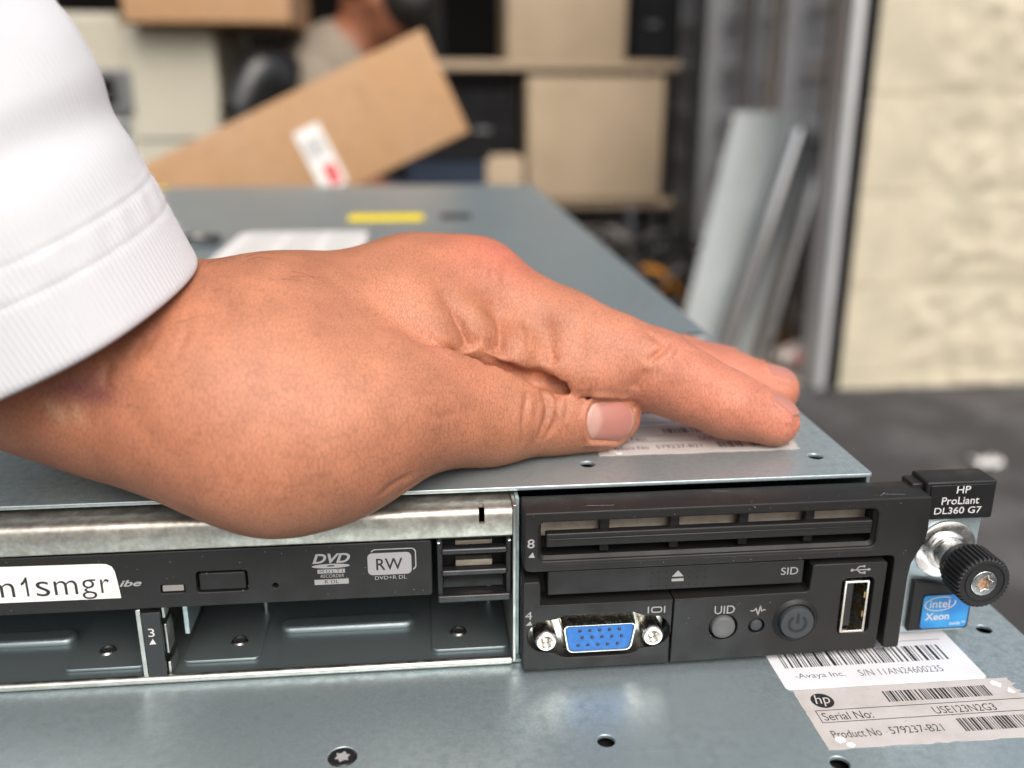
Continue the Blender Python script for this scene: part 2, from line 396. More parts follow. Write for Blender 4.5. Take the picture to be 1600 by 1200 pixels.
t = empty('plastic_bag', (800, 1900, GZ), 'crumpled white and pink bag on the floor by the block wall', 'bag')
b = MB(); R = random.Random(5); n = 16
for i in range(9):
    for k in range(n):
        a = math.pi * i / 8; w = 1 + .25 * R.uniform(-1, 1); b.v.append((800 + 62 * w * math.sin(a) * math.cos(2 * math.pi * k / n), 1880 + 45 * w * math.sin(a) * math.sin(2 * math.pi * k / n), GZ + 40 - 34 * w * math.cos(a) if i else GZ + 7))
for i in range(8):
    for k in range(n): b.f.append((i * n + k, i * n + (k + 1) % n, (i + 1) * n + (k + 1) % n, (i + 1) * n + k))
obj('body', b.me(), 'bag_pink', t, sharp=80)
obj('label_patch', MB().quad((765, 1838, GZ + 60), (800, 1832, GZ + 52), (795, 1836, GZ + 30), (762, 1842, GZ + 40)).me(), 'red_print', t)
t = bpy.data.objects.new('paper_scrap', None); bpy.data.objects.remove(t)
b = MB(); R = random.Random(8)
for i in range(7):
    for j in range(5): b.v.append((873 + 8 * i + R.uniform(-3, 3), 1252 + 9 * j + R.uniform(-3, 3), GZ + 6 + R.uniform(0, 9) + 2 * abs(i - 3)))
for i in range(6):
    for j in range(4): b.f.append((i * 5 + j, i * 5 + j + 5, i * 5 + j + 6, i * 5 + j + 1))
o = obj('paper_scrap', b.me(), 'sticker_white', None, (900, 1270, GZ), sharp=80); tag(o, 'crumpled white paper scrap on the asphalt behind the thumbscrew', 'paper')
sm = o.modifiers.new('thick', 'SOLIDIFY'); sm.thickness = .0008

# long tilted carton held up behind the servers, and what carries it
ang = math.atan2(161, 349)
t = empty('cardboard_carton', (-300, 1130, -140), 'long brown cardboard carton tilted behind the server', 'carton')
def tilt(me):
    me.transform(Matrix.Translation((-97, 1000, 197)) @ Matrix.Rotation(-ang, 4, 'Y')); return me
obj('body', tilt(plate_me([rr(-540, 0, 0, 260, 5, 3)], 132, 3, 'flat', 0)), 'cardboard', t)
lab = obj('shipping_label', tilt(plate_me([rr(-197, -163, -122, -43, 3)], .6, .1, 'front', -2.4)), 'sticker_white', t)
obj('print', tilt(MB().quad((-184, -2.6, -118), (-168, -2.6, -118), (-168, -2.6, -92), (-184, -2.6, -92)).me()), 'red_print', lab)
b = MB()
for k in range(5): b.quad((-193, -2.6, -60 - 5 * k), (-168, -2.6, -60 - 5 * k), (-168, -2.6, -58 - 5 * k), (-193, -2.6, -58 - 5 * k))
obj('lettering', tilt(b.me()), 'print_faded', lab)
carton('cardboard_box', 'cardboard', 'brown box under the low end of the tilted carton', 'box', -720, -500, 1010, 1250, GZ + .5, -158)
carton('cardboard_box', 'cardboard', 'brown box under the middle of the tilted carton', 'box', -400, -262, 1010, 1250, GZ + .5, -66)

# copier and office things at the left
t = empty('copier', (-640, 1850, GZ), 'cream copier cabinet with grey control panel at the left', 'copier')
box('body', 'cream_plastic', t, -655, -482, 1705, 2100, GZ + 40, 238, 10)
box('base', 'grey_plastic', t, -650, -490, 1720, 2080, GZ, GZ + 40)
box('side_unit', 'cream_plastic', t, -860, -657, 1730, 2100, GZ + 20, 262, 10)
pn = box('control_panel', 'grey_plastic', t, -722, -640, 1700, 1729, 78, 160, 4)
box('screen', 'dark_stuff', pn, -712, -668, 1698, 1699.5, 95, 148)
box('paper_tray', 'sheet_metal', t, -735, -657, 1712, 1729, -60, 70, 4)
box('stripe', 'dusty_blue', t, -733, -659, 1708, 1711.5, 40, 60, 1)
box('seam', 'grey_plastic', t, -640, -495, 1703.5, 1705.5, 30, 36)
carton('cardboard_box', 'cardboard', 'brown cardboard box on top of the copier', 'box', -625, -330, 1640, 1980, 239.2, 420)
t = empty('filing_cabinet', (-950, 1750, GZ), 'pale cabinet with a handle behind the white sleeve', 'cabinet')
box('body', 'cream_plastic', t, -1100, -862, 1640, 2000, GZ + .5, 500, 8)
for z in (-250, 0, 230): box('handle', 'chrome', t, -1000, -900, 1628, 1639, z, z + 14, 3)
ch = empty('office_chair', (-400, 1720, GZ), 'black office chair with chrome legs beside the copier', 'chair')
b = MB()
for i in range(13):
    for j in range(9):
        u, v = i / 12 - .5, j / 8 - .5
        b.v.append((-400 + 95 * u, 1700 + 60 * u + 90 * v * v, 150 + 60 * u + 70 * v - 55 * (2 * u) ** 2))
for i in range(12):
    for j in range(8): b.f.append((i * 9 + j, i * 9 + j + 9, i * 9 + j + 10, i * 9 + j + 1))
o = obj('backrest', b.me(), 'black_smooth', ch, sharp=80); s = o.modifiers.new('thick', 'SOLIDIFY'); s.thickness = .03
obj('seat', plate_me([rr(-480, -330, 1690, 1900, 40)], 50, 15, 'flat', 0), 'dark_stuff', ch)
for x in (-455, -425, -360, -345): obj('leg', MB().tube([(x, 1690 if x in (-455, -425) else 1890, GZ + 4), (x + 6, 1690 if x in (-455, -425) else 1890, 110 if x in (-455, -425) else -40)], 7, 8).me(), 'chrome', ch)

# what the two servers stand on (just below the frame)
t = empty('work_table', (-200, 350, GZ), 'dark table that carries the two stacked servers', 'table')
plate('table_top', 'dark_stuff', t, [rr(-360, -20, -20, 620, 12)], 25, 3, 'flat', -43.6)
for x in (-345, -60):
    for y in (0, 575): box('leg', 'dark_stuff', t, x, x + 32, y, y + 32, GZ + .5, -69.5, 2)
# ------------------------------------------------------------------ the two rack servers
H = 43.2
upper = empty('rack_server', (-213, 345, 0), 'upper rack server, its drive bays and black bezel facing the camera', 'server')
lower = empty('rack_server', (-171, 288, -43.2), 'lower rack server, only its lid showing under the upper one', 'server')
DX, DY = 42.2, -57.1

# lids ----------------------------------------------------------------------------------
plate('front_cover', 'galvanised', upper, [rr(-426, 0, 0, 128.6, .8)] + [circ(x, y, 1.85, 20) for x, y in ((-66.4, 11.9), (-9.3, 11.6), (-140, 11.9), (-260, 11.9), (-360, 11.9), (-8.5, 55))], 1., .22, 'flat', H)
plate('access_panel', 'galvanised', upper, [rr(-426, 0, 129.2, 690, .8)], 1., .22, 'flat', H)
plate('front_cover', 'galvanised', lower, [rr(-426 + DX, DX, DY, 128.6 + DY, .8)] + [circ(x, y, r, 24) for x, y, r in ((-23.6, -45.3, 2.), (-69.4, -34.2, 1.9), (33.7, -1.7, 1.9), (32.9, -45.5, 2), (-123.9, -33.9, 2.95))], 1., .22, 'flat', 0)
plate('access_panel', 'galvanised', lower, [rr(-426 + DX, DX, 129.2 + DY, 690 + DY, .8)], 1., .22, 'flat', 0)

def chassis(t, dx, dy, dz, front):
    b = MB()
    b.box(-1.2 + dx, -.4 + dx, .5 + dy, 689 + dy, .3 + dz, 42.1 + dz); b.box(-425.6 + dx, -424.8 + dx, .5 + dy, 689 + dy, .3 + dz, 42.1 + dz)
    b.box(-424.8 + dx, -1.2 + dx, 688 + dy, 689 + dy, .3 + dz, 42.1 + dz)
    obj('chassis', b.me(), 'galvanised', t)
    box('bay_floor', 'bay_steel_shaded', t, -424.8 + dx, -1.2 + dx, -5 + dy, 688 + dy, .3 + dz, 1. + dz)
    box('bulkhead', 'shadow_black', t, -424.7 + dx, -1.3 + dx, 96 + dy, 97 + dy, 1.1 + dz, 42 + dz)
chassis(upper, 0, 0, 0, True); chassis(lower, DX, DY, -43.2, False)
plate('front_panel', 'black_plastic', lower, [rr(-426 + DX, DX + 8, -42, -2, 1)], 8, .4, 'front', DY - 9)

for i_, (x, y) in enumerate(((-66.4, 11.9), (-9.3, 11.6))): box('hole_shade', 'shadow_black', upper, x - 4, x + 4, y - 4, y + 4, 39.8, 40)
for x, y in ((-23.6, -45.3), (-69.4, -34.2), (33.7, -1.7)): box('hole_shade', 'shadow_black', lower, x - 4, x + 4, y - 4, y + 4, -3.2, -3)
# Torx screw in the lower lid
sc = obj('screw', MB().lathe((-123.9, -33.9, 0), [(-1.4, 2.75), (-.15, 2.75), (.02, 2.6), (.05, 2.54)], 40, 'z').me(), 'black_smooth', lower)
star = [(-123.9 + (1.8 if k % 2 == 0 else 1.15) * math.cos(math.pi * k / 6 + .3), -33.9 + (1.8 if k % 2 == 0 else 1.15) * math.sin(math.pi * k / 6 + .3)) for k in range(12)]
obj('recess', flat_me([star], 'flat', -.08), 'print_silver', sc)
obj('head_face', flat_me([circ(-123.9, -33.9, 2.56, 40), star], 'flat', .05), 'black_smooth', sc)
b = MB()
for k in range(12):
    a, c = star[k], star[(k + 1) % 12]; b.quad((*a, -.08), (*c, -.08), (*c, .05), (*a, .05))
obj('recess_wall', b.me(), 'black_smooth', sc)

# labels on the lower lid ------------------------------------------------------------------
la = plate('asset_label', 'paper_white', lower, [rr(-25.4, 22.8, -21.4, 4.5, 1.2)], .14, .03, 'flat', .15)
la['label'] = 'white glossy bar code label'
Z1 = .158
obj('barcode', barcode_me(-22.6, 18.6, -13.4, -7.3, Z1, 4, .27), 'print_black', la)
text('-Avaya Inc.', (-21.6, -9.6, -18.1, -15.6), 'print_faded', la, 'flat', Z1)
text('S/N 11AN24600235', (-6.2, 14.2, -17.9, -15.5), 'print_faded', la, 'flat', Z1)
b = MB()
for x0, x1, y in ((-23, 20, -5.2), (-10, 21, -1)): b.quad((x0, y, Z1), (x1, y, Z1), (x1, y + .16, Z1), (x0, y + .16, Z1))
obj('rule', b.me(), 'print_black', la)
RL = random.Random(12)
def ragged(x0, x1, y0, y1, tear):
    P = []
    for (ax, ay), (bx, by), amp in (((x0, y0), (x1, y0), .25), ((x1, y0), (x1, y1), .9), ((x1, y1), (x0, y1), .25), ((x0, y1), (x0, y0), .12)):
        n = 26
        for k in range(n):
            t = k / n; P.append((ax + (bx - ax) * t + RL.uniform(-amp, amp) * (.4 if ay == by else 1), ay + (by - ay) * t + RL.uniform(-amp, amp) * (1 if ay == by else .4)))
    return P
def serial_label(t, x0, y0, z, lab):
    """torn HP serial label, lower left corner at x0, y0"""
    l = plate('serial_label', 'paper_aged', t, [ragged(x0, x0 + 51.5, y0, y0 + 19.8, True)], .1, .02, 'flat', z + .105)
    l['label'] = lab
    z2 = z + .112
    X = lambda v: x0 + v
    Y = lambda v: y0 + v
    obj('logo', flat_me([circ(X(5.3), Y(15.6), 2.55, 40)], 'flat', z2), 'print_black', l)
    obj('logo_lettering', text_me('hp', (X(3.5), X(7.1), Y(13.6), Y(17.7)), 'flat', z2 + .006, shear=.25), 'paper_aged', l)
    obj('barcode', join_me(barcode_me(X(20), X(45.5), Y(13.8), Y(17.6), z2, 9, .2), barcode_me(X(31.5), X(50.6), Y(2.8), Y(7.0), z2, 10, .2)), 'print_black', l)
    b = MB()
    for (xa, xb, ya, yb) in ((2.2, 51, 12.2, 12.42), (2.2, 51, 8.2, 8.42), (2.2, 2.42, 8.2, 12.4)): b.quad((X(xa), Y(ya), z2), (X(xb), Y(ya), z2), (X(xb), Y(yb), z2), (X(xa), Y(yb), z2))
    obj('rule', b.me(), 'print_black', l)
    text('Serial No:', (X(3.1), X(14.2), Y(8.9), Y(11.5)), 'print_black', l, 'flat', z2)
    text('USE123N2G3', (X(28.2), X(42.5), Y(8.9), Y(11.3)), 'print_black', l, 'flat', z2)
    text('Product No', (X(2.6), X(13.3), Y(3.2), Y(5.6)), 'print_black', l, 'flat', z2)
    text('579237-B21', (X(15.4), X(27.2), Y(3.4), Y(5.7)), 'print_black', l, 'flat', z2)
    # torn flakes
    for cx, cy, s in ((3.6, 2.6, 1.5), (5.2, .9, 1.1), (47.5, 17.8, 1.4), (49.5, 15.2, 1.2)):
        P = [(X(cx) + s * RL.uniform(.5, 1) * math.cos(k * .7), Y(cy) + s * RL.uniform(.5, 1.2) * math.sin(k * .7)) for k in range(9)]
        obj('torn_flake', flat_me([P], 'flat', z2 + .02), 'sticker_white', l)
    return l
serial_label(lower, -24.2, -41.4, 0, 'worn beige serial number label, torn at one corner')
serial_label(upper, -62.5, 16.6, H, 'worn beige serial number label under the fingers')
la2 = plate('asset_label', 'paper_white', upper, [rr(-60, -12, 36.8, 58, 1.2)], .14, .03, 'flat', H + .15); la2['label'] = 'white bar code label under the fingers'
obj('barcode', barcode_me(-57, -16, 46, 52, H + .158, 14, .27), 'print_black', la2)
b = MB(); b.quad((-58, 38.2, H + .158), (-15, 38.2, H + .158), (-15, 38.6, H + .158), (-58, 38.6, H + .158)); obj('rule', b.me(), 'print_black', la2)

# things stuck on the upper lid, far back
l = plate('warning_label', 'sticker_yellow', upper, [rr(-155, -103.5, 449, 483, 1)], .2, .04, 'flat', H + .2); l['label'] = 'yellow warning label'
b = MB()
for k in range(11): b.quad((-151 + 4.3 * k, 466, H + .21), (-149 + 4.3 * k, 466, H + .21), (-149 + 4.3 * k, 469, H + .21), (-151 + 4.3 * k, 469, H + .21))
obj('lettering', b.me(), 'print_black', l)
l = plate('warning_label', 'sticker_yellow', upper, [rr(-372, -330, 672, 684, 1)], .2, .04, 'flat', H + .2)
l = plate('black_label', 'print_black', upper, [rr(-91, -70, 453, 484, 1)], .2, .04, 'flat', H + .2)
obj('lettering', MB().quad((-88, 468, H + .21), (-74, 468, H + .21), (-74, 470.5, H + .21), (-88, 470.5, H + .21)).me(), 'print_silver', l)
l = plate('diagram_label', 'sticker_white', upper, [rr(-216, -138, 290, 402, 8)], .2, .04, 'flat', H + .2)
b = MB(); R = random.Random(2)
for k in range(14):
    for j in range(3):
        x = -208 + 24 * j; b.quad((x, 300 + 7 * k, H + .21), (x + R.uniform(10, 20), 300 + 7 * k, H + .21), (x + 20, 301.4 + 7 * k, H + .21), (x, 301.4 + 7 * k, H + .21))
obj('lettering', b.me(), 'print_faded', l)
lt = obj('lid_latch', plate_me([rr(-246, -222, 345, 372, 6)], 5, 1.2, 'flat', H + 4), 'dark_grey', upper)
obj('pivot', MB().lathe((-234, 360, H), [(3.5, 5), (5.4, 5), (6, 4.4), (6.1, 0.01)], 24, 'z').me(), 'bright_steel', lt)
plate('foil_strip', 'bright_steel', upper, [rr(-15, -1.5, 126.9, 131.8, .4)], .2, .04, 'flat', H + .2)

# front ledge, drive bay ---------------------------------------------------------------------
def ledge():
    # section in (y, z): roof of the bay bent over into the front lip, with notches cut by leaving gaps in x
    sec = [(10, 40.7), (-4.2, 40.7), (-5.0, 40.5), (-5.6, 39.9), (-5.8, 39.1), (-5.8, 34.3), (-5.6, 33.9), (-5.0, 33.7), (-4.7, 34.1), (-4.7, 39.), (-4.9, 39.5), (-5.3, 39.6), (10, 39.7)]
    b = MB()
    def run(x0, x1, s):
        V = [(x, y, z) for x in (x0, x1) for y, z in s]; n = len(s)
        b.add(V, [(i, (i + 1) % n, n + (i + 1) % n, n + i) for i in range(n)] + [tuple(range(n))[::-1], tuple(range(n, 2 * n))])
    xs = [(-424, -198.6, 0), (-198.6, -197, 1), (-197, -93.9, 0), (-93.9, -92.6, 1), (-92.6, -86.4, 0)]
    low = [(-5.8, 37.2), (-5.8, 34.3), (-5.6, 33.9), (-5.0, 33.7), (-4.7, 34.1), (-4.7, 37.2)]
    back = [(10, 40.7), (-2.6, 40.7), (-2.6, 39.7), (10, 39.7)]
    for x0, x1, notch in xs:
        if notch: run(x0, x1, low); run(x0, x1, back)
        else: run(x0, x1, sec)
    return b.me()
obj('front_ledge', ledge(), 'cut_steel', upper, sharp=50)
box('side_plate', 'edge_steel', upper, -86.3, -85.5, -6.2, 95, 1.1, 41.6, .15)
box('seam_plate', 'galvanised', upper, -85.4, -84.6, -3, 60, 1.1, 41.6)
b = MB().tube([(-424, -5.2, 1.15), (-86.6, -5.2, 1.15)], 1.0, 16); obj('front_lip', b.me(), 'edge_steel', upper)
for x0, x1, y0, y1 in ((-163.6, -145.8, .3, 26), (-190, -172, -.6, 26), (-105.1, -86.6, -.5, 26)):
    pl = plate('bay_plate', 'bay_steel_shaded', upper, [rr(x0, x1, y0, y1, 1.5)], .7, .2, 'flat', 1.75)
    hx, hy = {-163.6: (-151.6, 7.8), -190: (-182.3, 6.6), -105.1: (-98.5, 7.)}[x0]
    obj('threaded_hole', MB().lathe((hx, hy, 1.75), [(.02, 2.1), (.35, 1.75), (.3, 1.45), (-.1, 1.4), (-.1, 1.2), (-.5, 1.3), (-.6, 1.)], 28, 'z').me(), 'bright_steel', pl)
    obj('hole_bottom', flat_me([circ(hx, hy, 1.5)], 'flat', 1.77), 'shadow_black', pl)
for x0, x1 in ((-142.5, -109.3), (-224, -191.5)):
    P = []
    o = plate('stiffening_rib', 'bay_steel_shaded', upper, [rr(x0, x1, 10.8, 16.2, 2.6)], 2.2, .95, 'flat', 2.6)
# tabs standing up at the back of the bays
for x in (-147.5, -90.5):
    box('bay_tab', 'bay_steel_shaded', upper, x, x + .8, 20, 44, 1.2, 19, .2)

# optical drive
dv = plate('optical_drive', 'black_plastic', upper, [rr(-233, -104.6, 19.3, 33.2, .7), rr(-156.8, -145.6, 22.7, 27.9, .8), circ(-139.7, 23.6, .62, 16), rr(-164.6, -159.4, 22.9, 25.0, .3)], 9, .25, 'front', -5)
plate('eject_button', 'black_plastic', dv, [rr(-156.2, -146.1, 23.1, 27.3, .6)], 3, .25, 'front', -4.75)
plate('activity_light', 'led_window', dv, [rr(-164.3, -159.7, 23.2, 24.7, .2)], 1.4, .15, 'front', -4.7)
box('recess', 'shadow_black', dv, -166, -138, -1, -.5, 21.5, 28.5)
box('drive_tray', 'galvanised', dv, -232.5, -105.3, -3.2, 90, 33.45, 33.75)
box('drive_body', 'galvanised', dv, -232, -105.5, 4.2, 90, 19.9, 33.0)
FY = -5.03
obj('drive_emblem', join_me(text_me('DVD', (-131.2, -122.8, 28.6, 31.0), 'front', FY, shear=.3, bold=.03),
    flat_me([circ(-127.2, 27.9, 4.2, 40, .55), circ(-127.2, 27.95, .9, 20, .18)], 'front', FY),
    flat_me([rr(-130.2, -124.1, 26.1, 27.1, .05)], 'front', FY), text_me('RECORDER', (-129.6, -124.4, 25.0, 25.8), 'front', FY, shear=.2),
    flat_me([rr(-131, -123.4, 23.3, 24.6, .05)], 'front', FY)), 'print_silver', dv)
obj('emblem_lettering', join_me(text_me('M U L T I', (-129.7, -124.6, 26.25, 26.95), 'front', FY - .02), text_me('R DL', (-128.7, -125.6, 23.55, 24.4), 'front', FY - .02)), 'black_plastic', dv)
obj('rewritable_emblem', join_me(flat_me([rr(-119, -109.2, 25.1, 30.6, 1.1)], 'front', FY), text_me('DVD+R DL', (-117.5, -110.4, 23.9, 24.8), 'front', FY),
    flat_me([rr(-118.3, -108.1, 26, 31.6, 1.1), rr(-118.05, -108.35, 26.25, 31.35, .95)], 'front', FY + .004)), 'print_silver', dv)
obj('emblem_mask', flat_me([rr(-119.35, -108.9, 25.0, 30.9, 1.2)], 'front', FY + .002), 'black_plastic', dv)
obj('emblem_lettering', text_me('RW', (-117.1, -111.2, 26.3, 29.2), 'front', FY - .02, bold=.01), 'black_plastic', dv)
text('ibe', (-173.3, -168.5, 25.1, 26.7), 'print_silver', dv, 'front', FY, shear=.35, bold=.02, name='drive_lettering')
st = [(-215, 22.6), (-173.2, 22.4), (-173.5, 26.5), (-173.8, 29.0), (-174.3, 30.2), (-175.4, 30.85), (-177, 31.0), (-215, 31.5)]
s = plate('name_sticker', 'sticker_white', dv, [st], .16, .03, 'front', -5.18); s['label'] = 'white sticker reading m1smgr'
SX = lambda px: -198.7 + px * .1362
obj('sticker_lettering', join_me(*[text_me(c, (SX(a), SX(b_), z0, z1), 'front', -5.2, bold=-.006) for c, a, b_, z0, z1 in (('m', -14, 25, 23.9, 27.35), ('s', 58, 79, 23.75, 27.4), ('m', 86, 122, 23.9, 27.35), ('g', 128, 151, 22.55, 27.4), ('r', 158, 172, 23.9, 27.3))],
    flat_me([[(SX(43), 23.9), (SX(46.5), 23.9), (SX(46.5), 28.6), (SX(44), 28.6), (SX(40), 27.7), (SX(36), 27.2), (SX(36), 26.6), (SX(40), 26.9), (SX(43), 27.4)]], 'front', -5.2)), 'print_black', dv)

# louvred plastic block right of the drive
lv = obj('louver_block', MB().box(-103.4, -102.2, -4.8, 12, 17.4, 33.4).box(-87.7, -86.6, -4.8, 12, 17.4, 33.4).box(-102.2, -87.7, -3.5, 12, 32.4, 33.4).box(-102.2, -87.7, 1, 12, 17.5, 21.8).me(), 'black_plastic', upper, bevel=.2)
for z in (30.1, 24.7): plate('louver_bar', 'black_smooth', lv, [rr(-102.6, -87.3, z - .75, z + .75, .7)], 2.6, .5, 'front', -5.3)
plate('louver_bar', 'black_smooth', lv, [rr(-103.5, -86.7, 17.3, 19.1, .4)], 4, .4, 'front', -5.6)
box('grille_plate', 'shadow_black', lv, -102.2, -87.7, 4.2, 5, 21.9, 32.4)
for z in (22.9, 28.0): box('grille_slot', 'tan_reflection', lv, -99, -90.5, 1.5, 3.5, z, z + 1.5)
for x in (-103.0, -87.0): obj('rivet', MB().lathe((x, -4.8, 32.6), [(-.35, .01), (-.3, .35), (0, .5)], 14).me(), 'bright_steel', lv)

# bay divider marked 3
dd = obj('bay_divider', MB().box(-170.7, -169.6, -5.2, 60, 1.2, 19.2).box(-165.3, -164.6, -4.4, 2, 1.4, 5).box(-165.3, -164.6, -4.4, 2, 16.4, 19.2).box(-165.3, -164.7, -4.0, 1, 7.0, 14.6).me(), 'edge_steel', upper, bevel=.15)
plate('number_strip', 'black_smooth', dd, [rr(-169.5, -165.4, 1.3, 18.6, .2)], 1.2, .15, 'front', -5.6)
box('divider_web', 'galvanised', dd, -162.6, -161.4, 2, 60, 8, 19.2, .2)
NY = -5.63
obj('number_print', join_me(text_me('3', (-168.35, -166.95, 12.5, 14.6), 'front', NY), flat_me([[(-168.4, 10.5), (-166.9, 10.6), (-167.5, 12.0)]], 'front', NY)), 'print_white', dd)

# media bezel --------------------------------------------------------------------------------
YF = -10.5
frame = [(-84.2, 41.0), (-83.9, 41.4), (8.7, 41.6), (9.2, 41.3), (9.5, 33), (9.1, 30), (7.7, 27.2), (6.6, 24.6), (6.2, 21), (6.3, 2.6), (5.9, 2.2), (2.7, 2.2), (2.3, 2.6), (2.3, 25.9), (2.0, 26.7), (1.2, 26.95), (-82.6, 26.9), (-83.8, 27.2), (-84.2, 28)]
bz = plate('media_bezel', 'black_plastic', upper, [frame, rr(-80.9, -3.0, 29.5, 39.1, 1.4)], 9.4, .4, 'front', YF, sharp=28)
# inner bevel of the grille opening
b = MB(); A = rr(-81.2, -2.6, 28.7, 39.4, 1.8); B_ = rr(-80.3, -3.6, 30.2, 38.7, 1.0)
b.v = [(x, YF - .06, z) for x, z in A] + [(x, YF + 1.6, z) for x, z in B_]; n = len(A)
b.f = [(i, (i + 1) % n, n + (i + 1) % n, n + i) for i in range(n)]
obj('grille_rim', b.me(), 'black_plastic', bz)
plate('grille_bar', 'black_plastic', bz, [rr(-79.2, -3.7, 32.5, 35.8, .3)], 2.2, .3, 'front', -9.6)
box('grille_ridge', 'black_smooth', bz, -79, -3.9, -9.85, -9.5, 34.3, 34.6, .1)
for x in (-65.7, -49.6, -33.5, -17.9): box('grille_strut', 'black_plastic', bz, x - 1.1, x + 1.1, -7.6, -5.5, 30, 39, .2)
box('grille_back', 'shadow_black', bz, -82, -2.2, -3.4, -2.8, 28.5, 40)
box('grille_reflection', 'tan_reflection', bz, -80.5, -3.2, -4.6, -4.0, 33.0, 36.3)  # plate behind the upper slot, carries the painted tan reflection
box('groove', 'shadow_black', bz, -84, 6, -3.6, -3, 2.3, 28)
sid = plate('pull_tray', 'black_plastic', upper, [rr(-78.7, -18.9, 20.3, 26.3, .3)], 5, .25, 'front', -9.4)
b = MB()
for i in range(8):
    for k in range(3):
        if i in (3, 4) and k != 0: continue
        b.lathe((-54.9 + 1.78 * i, -9.42, 21.4 + 1.75 * k), [(0, .24), (.02, .01)], 8)
obj('tray_dimples', b.me(), 'shadow_black', sid)
obj('eject_mark', flat_me([[(-50.1, 23.6), (-47.3, 23.6), (-48.7, 25.2)], [(-50.1, 22.4), (-47.3, 22.4), (-47.3, 23.1), (-50.1, 23.1)]], 'front', -9.43), 'print_silver', sid)
text('SID', (-24.3, -20.2, 22.7, 24.6), 'print_silver', sid, 'front', -9.43)
# lower left panel with the VGA port
vx, vz = -66.75, 9.75
pock = []
for k in range(9): a = math.radians(90 + 180 * k / 8); pock.append((vx - 12.5 + 4.1 * math.cos(a), vz + .5 + 4.1 * math.sin(a)))
pock += [(vx - 10, 5.6), (vx - 8.6, 4.7), (vx - 7, 4.4), (vx + 7, 4.4), (vx + 8.6, 4.9), (vx + 10, 5.9)]
for k in range(9): a = math.radians(-90 + 180 * k / 8); pock.append((vx + 12.5 + 4.1 * math.cos(a), vz + .5 + 4.1 * math.sin(a)))
pock += [(vx + 10, 14.6), (vx + 8, 15.5), (vx - 8, 15.5), (vx - 10, 14.6)]
vp = plate('video_panel', 'black_plastic', upper, [[(-84.4, 1.9), (-84.0, 1.5), (-49.95, 1.5), (-49.75, 18.3), (-80.4, 18.35), (-80.5, 23.9), (-80.9, 24.4), (-83.9, 24.4), (-84.4, 24.0)], pock[::-1]], 6, .25, 'front', YF)
sp = obj('video_port', plate_me([[(vx - 16, 4.5), (vx + 16, 4.5), (vx + 16, 15.3), (vx - 16, 15.3)]], .5, .1, 'front', -6.2), 'nickel', vp)
Dout = [(-8.3, 3.1), (-7.7, 3.5), (7.7, 3.5), (8.3, 3.1), (8.45, 2.4), (7.6, -2.6), (7.1, -3.3), (6.3, -3.6), (-6.3, -3.6), (-7.1, -3.3), (-7.6, -2.6), (-8.45, 2.4)]
dpoly = lambda k: [(vx + x * k, vz + .1 + z * k) for x, z in Dout]
b = MB(); n = 12
rings = [(1.06, -6.3), (1.04, -8), (1.0, -11.2), (.985, -11.45), (.95, -11.45), (.93, -11.2), (.925, -9.5)]
for k, y in rings: b.v += [(x, y, z) for x, z in dpoly(k)]
for i in range(len(rings) - 1):
    for j in range(n): b.f.append((i * n + j, i * n + (j + 1) % n, (i + 1) * n + (j + 1) % n, (i + 1) * n + j))
obj('video_shell', b.me(), 'nickel', vp, sharp=40)
obj('video_insert', plate_me([dpoly(.93)], 3, .12, 'front', -11.05), 'connector_blue', vp)
pin = MB().lathe((0, 0, 0), [(-.32, .01), (-.3, .16), (-.16, .36), (0, .42)], 12).me()
pin.transform(Matrix.Scale(MM, 4)); pin.materials.append(MATS['dark_grey']); shade(pin)
for row, (z, off) in enumerate(((1.9, .35), (0.1, .9), (-1.9, .0))):
    for k in range(5):
        o = bpy.data.objects.new('pin', pin); COL.objects.link(o); o.parent = vp
        o.location = (Vector((vx - 4.9 + 2.29 * k + off, -11.05, vz + .1 + z)) - ORI[vp]) * MM
for s in (-12.4, 12.4):
    hx = MB().lathe((vx + s, 0, vz), [(-6.3, 2.6), (-11.3, 2.6), (-11.8, 2.35), (-12.0, 2.1), (-12.05, 1.6), (-11.7, 1.4), (-11.5, 1.5), (-11.2, 1.25), (-11., 1.4), (-10.7, 1.15), (-10.5, 1.3), (-10.2, 1.1), (-9.5, 1.1), (-9.5, .01)], 28)
    obj('jack_post', hx.me(), 'nickel', vp, sharp=30)
PY = YF - .03
obj('panel_print', join_me(text_me('4', (-83.9, -82.3, 15.0, 17.0), 'front', PY), flat_me([[(-83.8, 13.4), (-82.3, 13.5), (-82.7, 14.6)]], 'front', PY),
    flat_me([rr(-54.8, -52.2, 15.1, 16.7, .6), rr(-54.5, -52.5, 15.4, 16.4, .4)], 'front', PY), flat_me([rr(-55.6, -55.3, 15.0, 16.8, .1)], 'front', PY), flat_me([rr(-51.8, -51.5, 15.0, 16.8, .1)], 'front', PY)), 'print_silver', vp)
obj('bezel_print', join_me(text_me('8', (-83.5, -81.9, 33.0, 35.2), 'front', PY, bold=.01), flat_me([[(-83.3, 30.7), (-81.8, 30.6), (-82.3, 32.0)]], 'front', PY)), 'print_silver', bz)
